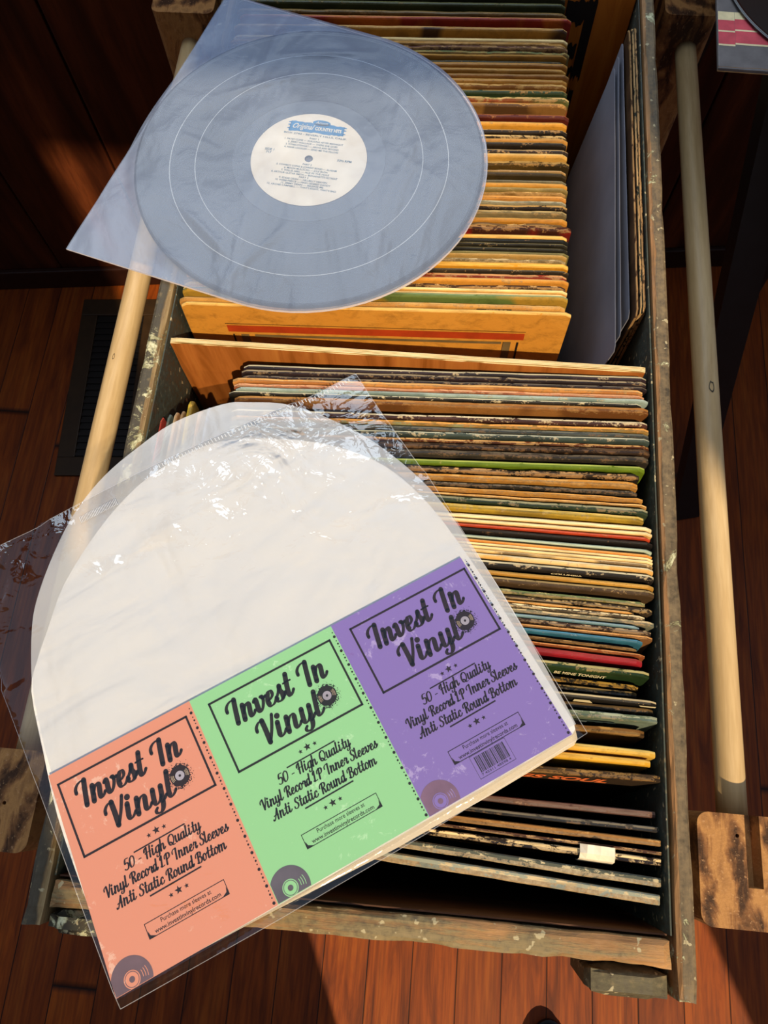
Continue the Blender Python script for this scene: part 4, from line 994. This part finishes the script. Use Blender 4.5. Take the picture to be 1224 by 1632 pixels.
def script_text(bm, s, x, y, size, wmax, wmin, z, width=None, slant=0.20, cap_k=1.0):
    adv = sum(G[c][0] for c in s) * size
    xs = (width / adv) if width else 1.0
    cx = 0.0
    for ch in s:
        g = G[ch]
        for st_ in g[1]:
            P_ = smooth_path(st_, 6) if len(st_) > 2 else [tuple(st_[0][c] + (st_[1][c] - st_[0][c]) * t / 4 for c in range(2)) for t in range(5)]
            pts = [((cx + px * size) * xs + py * size * slant + x, py * size + y) for px, py in P_]
            n = len(pts); L_ = []; Rr = []; ws = []
            for i in range(n):
                a = pts[max(0, i - 1)]; b = pts[min(n - 1, i + 1)]
                dx, dy = b[0] - a[0], b[1] - a[1]; l = math.hypot(dx, dy) or 1e-9
                dirx, diry = dx / l, dy / l
                vert = abs(diry) ** 1.3 if diry < 0 else abs(diry) ** 1.3 * 0.55     # downstrokes are the thick ones
                if ch in 'Hd' and diry > 0: vert = abs(diry)
                w = wmin + (wmax - wmin) * vert
                ws.append(w)
                L_.append((a, (dirx, diry)))
            ws = [(ws[max(0, i - 1)] + ws[i] + ws[min(n - 1, i + 1)]) / 3 for i in range(n)]
            lo = []; ro = []
            for i, (px, py) in enumerate(pts):
                dx, dy = L_[i][1]
                lo.append(bm.verts.new((px - dy * ws[i] / 2, py + dx * ws[i] / 2, z))); ro.append(bm.verts.new((px + dy * ws[i] / 2, py - dx * ws[i] / 2, z)))
            for i in range(n - 1): bm.faces.new((lo[i], ro[i], ro[i + 1], lo[i + 1]))
            for i in (0, n - 1): disc(bm, pts[i][0], pts[i][1], ws[i] / 2, z, 10)
        if len(g) > 3: disc(bm, (cx + g[3][0] * size) * xs + g[3][1] * size * slant + x, g[3][1] * size + y, wmax * 0.56, z, 16)
        cx += g[0] * size
def star(bm, cx, cy, r, z):
    pts = []
    for i in range(10):
        a = math.pi / 2 + i * math.pi / 5; rr = r if i % 2 == 0 else r * 0.42
        pts.append((cx + rr * math.cos(a), cy + rr * math.sin(a)))
    c = bm.verts.new((cx, cy, z)); vs = [bm.verts.new((p[0], p[1], z)) for p in pts]
    for i in range(10): bm.faces.new((vs[i], vs[(i + 1) % 10], c))
def frame(bm, x0, x1, y0, y1, w, z, mi=0):
    flat_quad(bm, [(x0, y0), (x1, y0), (x1, y0 + w), (x0, y0 + w)], z, mi); flat_quad(bm, [(x0, y1 - w), (x1, y1 - w), (x1, y1), (x0, y1)], z, mi)
    flat_quad(bm, [(x0, y0), (x0 + w, y0), (x0 + w, y1), (x0, y1)], z, mi); flat_quad(bm, [(x1 - w, y0), (x1, y0), (x1, y1), (x1 - w, y1)], z, mi)
INKS = [plain('card_ink_pink', '24130d', 0.7, 0.1), plain('card_ink_green', '1e1c12', 0.7, 0.1), plain('card_ink_purple', '24161c', 0.7, 0.1)]
RECC = [plain('card_record_plum', '6a5560', 0.45), plain('card_record_slate', '5a5562', 0.45), plain('card_record_mauve', '7a5c78', 0.45)]
ZC = 0.00012
for pi in range(3):
    U0 = PU[pi][0]; dx = [0.0, 0.0, 0.0][pi]
    bm = bmesh.new(); e = lambda a: U0 + a / 1000.0
    M = 1 / 1000.0
    frame(bm, e(9.8), e(98.6), 78.6 * M, 126.9 * M, 1.35 * M, ZC)
    fr = obj('frame_print', bm, INKS[pi], card)
    bm = bmesh.new()
    script_text(bm, 'Invest', e(17.2), 106.0 * M, 15.6 * M, 3.35 * M, 1.0 * M, ZC, width=45 * M)
    script_text(bm, 'In', e(68.0), 106.0 * M, 15.6 * M, 3.35 * M, 1.0 * M, ZC, width=19 * M)
    script_text(bm, 'Vinyl', e(29.6), 85.8 * M, 15.6 * M, 3.35 * M, 1.0 * M, ZC, width=45 * M)
    obj('title_lettering', bm, INKS[pi], card)
    # the last letter is a small record with spatter
    bm = bmesh.new(); cx, cy = e(80.4), 95.0 * M; rr = random.Random(3)
    disc(bm, cx, cy, 6.4 * M, ZC, 40, mi=0)
    for _ in range(260):
        a = rr.uniform(0, 2 * math.pi); d = 6.2 + abs(rr.gauss(0, 1.5)); s = rr.uniform(.10, .42) * (1 if d < 8 else .6)
        disc(bm, cx + d * M * math.cos(a), cy + d * M * math.sin(a), s * M, ZC, 6, mi=0)
    disc(bm, cx, cy, 2.9 * M, ZC * 1.8, 28, mi=1); disc(bm, cx, cy, 0.8 * M, ZC * 2.4, 14, mi=0)
    for rad in (3.9, 4.7, 5.4):
        for s in (0, math.pi): disc(bm, cx, cy, (rad + .14) * M, ZC * 1.8, 60, s - 0.42, s + 0.42, (rad - .10) * M, mi=2)
    obj('small_record_print', bm, [INKS[pi], plain('record_label_grey', 'a09cae', 0.5), plain('record_shine', 'c8b49c', 0.5)], card)
    bm = bmesh.new()
    for x_, y_, r_ in ((49.9, 71.9, 1.5), (55.0, 72.6, 2.5), (60.1, 72.3, 1.5)): star(bm, e(x_), y_ * M, r_ * M, ZC)
    for x_, y_, r_ in ((49.2, 34.9, 1.5), (54.3, 35.4, 2.5), (59.4, 35.3, 1.5)): star(bm, e(x_), y_ * M, r_ * M, ZC)
    flat_quad(bm, [(e(38), .0669), (e(72), .0673), (e(72), .0681), (e(38), .0677)], ZC); flat_quad(bm, [(e(37.7), .0399), (e(71.5), .0403), (e(71.5), .0412), (e(37.7), .0408)], ZC)
    obj('star_rules_print', bm, INKS[pi], card)
    bm = bmesh.new()
    script_text(bm, '50 - High Quality', e(29.5), 60.2 * M, 6.3 * M, 1.15 * M, 0.45 * M, ZC, width=50.5 * M)
    script_text(bm, 'Vinyl Record LP Inner Sleeves', e(13.6), 51.4 * M, 6.3 * M, 1.15 * M, 0.45 * M, ZC, width=81 * M)
    script_text(bm, 'Anti Static Round Bottom', e(18.0), 42.7 * M, 6.3 * M, 1.15 * M, 0.45 * M, ZC, width=71.5 * M)
    obj('small_lettering', bm, INKS[pi], card)
    bm = bmesh.new()
    frame(bm, e(28.7), e(80.6), 18.9 * M, 28.0 * M, 0.40 * M, ZC)
    for a, s in ((28.9, 1), (80.4, -1)):
        flat_quad(bm, [(e(a), .0190), (e(a + s * 4.6), .0190), (e(a + s * 1.2), .0208), (e(a + s * 0.4), .0236)][::s], ZC)
    text_bm(bm, 'Purchase more sleeves at', 0.0036, e(38.3), 0.0243, ZC, width=0.0325)
    text_bm(bm, 'www.investinvinylrecords.com', 0.0036, e(33.2), 0.0203, ZC, width=0.0425, bold=0.00003)
    obj('web_address_print', bm, INKS[pi], card)
    bm = bmesh.new()
    xx = e(101.8); y = 2.0
    k = 0
    while y < 132:
        disc(bm, xx + math.sin(k * 2.1) * 0.0001, y * M, (0.95, .42, .62, .42)[k % 4] * M, ZC, 12); y += (3.0, 2.2, 2.2, 3.0)[k % 4]; k += 1
    obj('dotted_line_print', bm, INKS[pi], card)
    # corner record, cut by the card edges
    bm = bmesh.new(); cx, cy = e(12.0 if pi == 0 else 10.5), 4.8 * M
    def clipdisc(r, z, mi, r0=0.0):
        b2 = bmesh.new(); disc(b2, cx, cy, r, z, 72, r0=r0, mi=mi)
        for co, no in (((U0 + 0.0004, 0, 0), (-1, 0, 0)), ((0, 0.0003, 0), (0, -1, 0))):
            bmesh.ops.bisect_plane(b2, geom=b2.verts[:] + b2.edges[:] + b2.faces[:], plane_co=co, plane_no=no, clear_outer=True)
        me = bpy.data.meshes.new('t'); b2.to_mesh(me); b2.free(); bm.from_mesh(me); bpy.data.meshes.remove(me)
    clipdisc(12.4 * M, ZC, 0); clipdisc(4.9 * M, ZC * 1.6, 1); clipdisc(4.3 * M, ZC * 2.1, 0, 3.9 * M); clipdisc(1.7 * M, ZC * 2.1, 0)
    for rad in (6.6, 8.1, 9.6):
        disc(bm, cx, cy, (rad + .22) * M, ZC * 1.6, 60, -0.25, 0.35, (rad - .16) * M, mi=1)
    obj('corner_record_print', bm, [RECC[pi], M_C[pi]], card)
# barcode on the purple panel
bm = bmesh.new(); M = 0.001
frame(bm, .2455, .2712, 3.9 * M, 18.7 * M, .2 * M, ZC)
rr = random.Random(9); xx = .2480
while xx < .2690:
    w = rr.choice([.25, .25, .5, .75]) * M; flat_quad(bm, [(xx, .0072), (xx + w, .0072), (xx + w, .0172), (xx, .0172)], ZC); xx += w + rr.choice([.25, .3, .5]) * M
text_bm(bm, '7 45311 48598 4', 0.0020, .2475, .0052, ZC, width=.0210)
obj('barcode_print', bm, plain('barcode_ink', '1c1620', 0.45), card)

# clear bag ---------------------------------------------------------
def mat_clear(name, seed, strength, opac=0.03):
    k = NT(name); v = k.map((1, 1, 1), (seed, 0, 0))
    n = k.noise(v, 16, 3, 0.5, 1.6); f = k.noise(v, 70, 3, 0.5, 0.8)
    mask = k.ramp(k.noise(k.map((1, 1, 1), (seed + 4, 2, 0)), 6, 2), [(0.42, 0.12), (0.62, 1.0)])
    fy = k.n.new('ShaderNodeMapRange'); k.set(fy.inputs[0], k.sep(k.co.outputs['Object'])[1]); fy.inputs[1].default_value = 0.20; fy.inputs[2].default_value = 0.29; fy.inputs[3].default_value = 0.10; fy.inputs[4].default_value = 1.0
    h = k.math('MULTIPLY', k.math('MULTIPLY', k.math('ADD', n, k.math('MULTIPLY', f, 0.22)), mask), fy.outputs[0])
    bp = k.n.new('ShaderNodeBump'); bp.inputs['Strength'].default_value = strength; bp.inputs['Distance'].default_value = 0.030; k.set(bp.inputs['Height'], h)
    gl = k.n.new('ShaderNodeBsdfGlossy'); gl.inputs['Roughness'].default_value = 0.06; k.t.links.new(bp.outputs[0], gl.inputs['Normal'])
    tr = k.n.new('ShaderNodeBsdfTransparent'); tr.inputs[0].default_value = (0.97, 0.97, 0.97, 1)
    ge = k.n.new('ShaderNodeNewGeometry'); dt = k.n.new('ShaderNodeVectorMath'); dt.operation = 'DOT_PRODUCT'
    k.t.links.new(bp.outputs[0], dt.inputs[0]); k.t.links.new(ge.outputs['Incoming'], dt.inputs[1])
    ca = k.math('SUBTRACT', 1.0, k.math('ABSOLUTE', dt.outputs['Value']), clamp=True)
    fac = k.math('ADD', 0.10, k.math('MULTIPLY', k.math('POWER', ca, 4.0), 0.9), clamp=True)   # Schlick reflectance of a two-sided film
    mx = k.n.new('ShaderNodeMixShader'); k.set(mx.inputs[0], fac); k.t.links.new(tr.outputs[0], mx.inputs[1]); k.t.links.new(gl.outputs[0], mx.inputs[2])
    k.t.links.new(mx.outputs[0], k.out.inputs['Surface']); k.n.remove(k.b)
    return k.m
M_CLEAR = mat_clear('clear_film', 0.0, 1.0)
bag_out = mm([(0, -6), (100, -7.5), (200, -7.5), (319.5, -4), (319, 100), (316, 200), (311, 300), (200, 300), (100, 300), (-4, 299), (-3, 200), (-1, 115)])
def zbag(x, y):
    n = 0.0
    far = max(0.0, (y - 0.15) / 0.15)
    n += mnoise.noise(Vector((x * 22, y * 22, 3))) * 0.0030 * far + mnoise.noise(Vector((x * 55, y * 55, 6))) * 0.0009 * far
    e = max(0.0, 0.003 - min(x + 0.004, 0.3195 - x, y + 0.0075))
    side = max(0.0, 0.012 - x) if y > 0.13 else 0
    z = 0.0006 + max(0, n)
    if y > 0.20:
        d = (Vector((x, y)) - Vector((0.16, 0.14))).length
        z -= min(0.010, max(0.0, d - 0.155) * 0.35)
    z += mnoise.noise(Vector((x * 60, y * 60, 9))) * 0.0015 * min(1, side * 120)
    if y > 0.137 and (Vector((x, y)) - Vector((0.16, 0.14))).length < 0.19: z = max(z, zout(x, y) + 0.0006)
    return z - e * 1.2
o = film('plastic_bag', bag_out, zbag, 90, M_CLEAR, pack)
bm = bmesh.new()
def ribbon(p, q, w, z):
    p = Vector(p); q = Vector(q); n = (q - p).normalized(); s = Vector((-n.y, n.x)) * w / 2
    flat_quad(bm, [tuple(p - s), tuple(q - s), tuple(q + s), tuple(p + s)], z)
for i in range(len(bag_out)):
    a = bag_out[i]; b = bag_out[(i + 1) % len(bag_out)]
    nseg = 12
    for j in range(nseg):
        p = (a[0] + (b[0] - a[0]) * j / nseg, a[1] + (b[1] - a[1]) * j / nseg); q2 = (a[0] + (b[0] - a[0]) * (j + 1) / nseg, a[1] + (b[1] - a[1]) * (j + 1) / nseg)
        P3 = Vector((p[0], p[1])); Q3 = Vector((q2[0], q2[1])); nn = (Q3 - P3).normalized(); s = Vector((-nn.y, nn.x)) * 0.0002
        bm.faces.new([bm.verts.new((w.x, w.y, zbag(*(c)) + 0.0002)) for w, c in ((P3 - s, p), (Q3 - s, q2), (Q3 + s, q2), (P3 + s, p))])
obj('bag_seam', bm, mat_frost('bag_seam_film', 'dcdce2', 0.30, 1.0, 0.2), pack)
# printed perforation ticks near the open end
bm = bmesh.new()
for i in range(60):
    x_ = 0.150 + i * 0.0026; z = zbag(x_, 0.297) + 0.0004
    bm.faces.new([bm.verts.new(p) for p in ((x_, 0.2955, z), (x_ + 0.0006, 0.2955, z), (x_ + 0.0006, 0.2985, z), (x_, 0.2985, z))])
obj('tick_marks', bm, plain('pale_tick_ink', 'c8ccd4', 0.5), pack)
bm = bmesh.new()
for i in range(26):
    x_ = 0.085 + i * 0.0011; z = zbag(x_, 0.285) + 0.0004
    bm.faces.new([bm.verts.new(p) for p in ((x_, 0.2835, z), (x_ + 0.0004, 0.2835, z), (x_ + 0.0004, 0.2885, z), (x_, 0.2885, z))])
obj('tick_marks', bm, plain('pale_tick_ink', 'c8ccd4', 0.5), pack)

# ------------------------------------------------------------------ toe of a black shoe on the floor
sh = at(880, 1640, 1.37)
bm = bmesh.new(); bmesh.ops.create_uvsphere(bm, u_segments=32, v_segments=16, radius=1.0)
for v in bm.verts:
    x, y, z = v.co; y2 = y
    v.co = Vector((x * 0.040 * (1.0 - 0.18 * max(0, -y)), y * 0.085 - 0.062, max(0.0, 0.020 + z * 0.038)))
shoe = empty('shoe', (sh.x, sh.y - 0.02, 0.0005), 'black rounded shoe toe on the floor below the front of the crate', 'shoe')
obj('upper', bm, M_SHOE, shoe, True)
bm = bmesh.new(); n = 40
prism(bm, [(0.043 * math.cos(2 * math.pi * i / n), -0.062 + 0.089 * math.sin(2 * math.pi * i / n)) for i in range(n)], 0.0, 0.010)
obj('sole', bm, M_BLACKM, shoe)
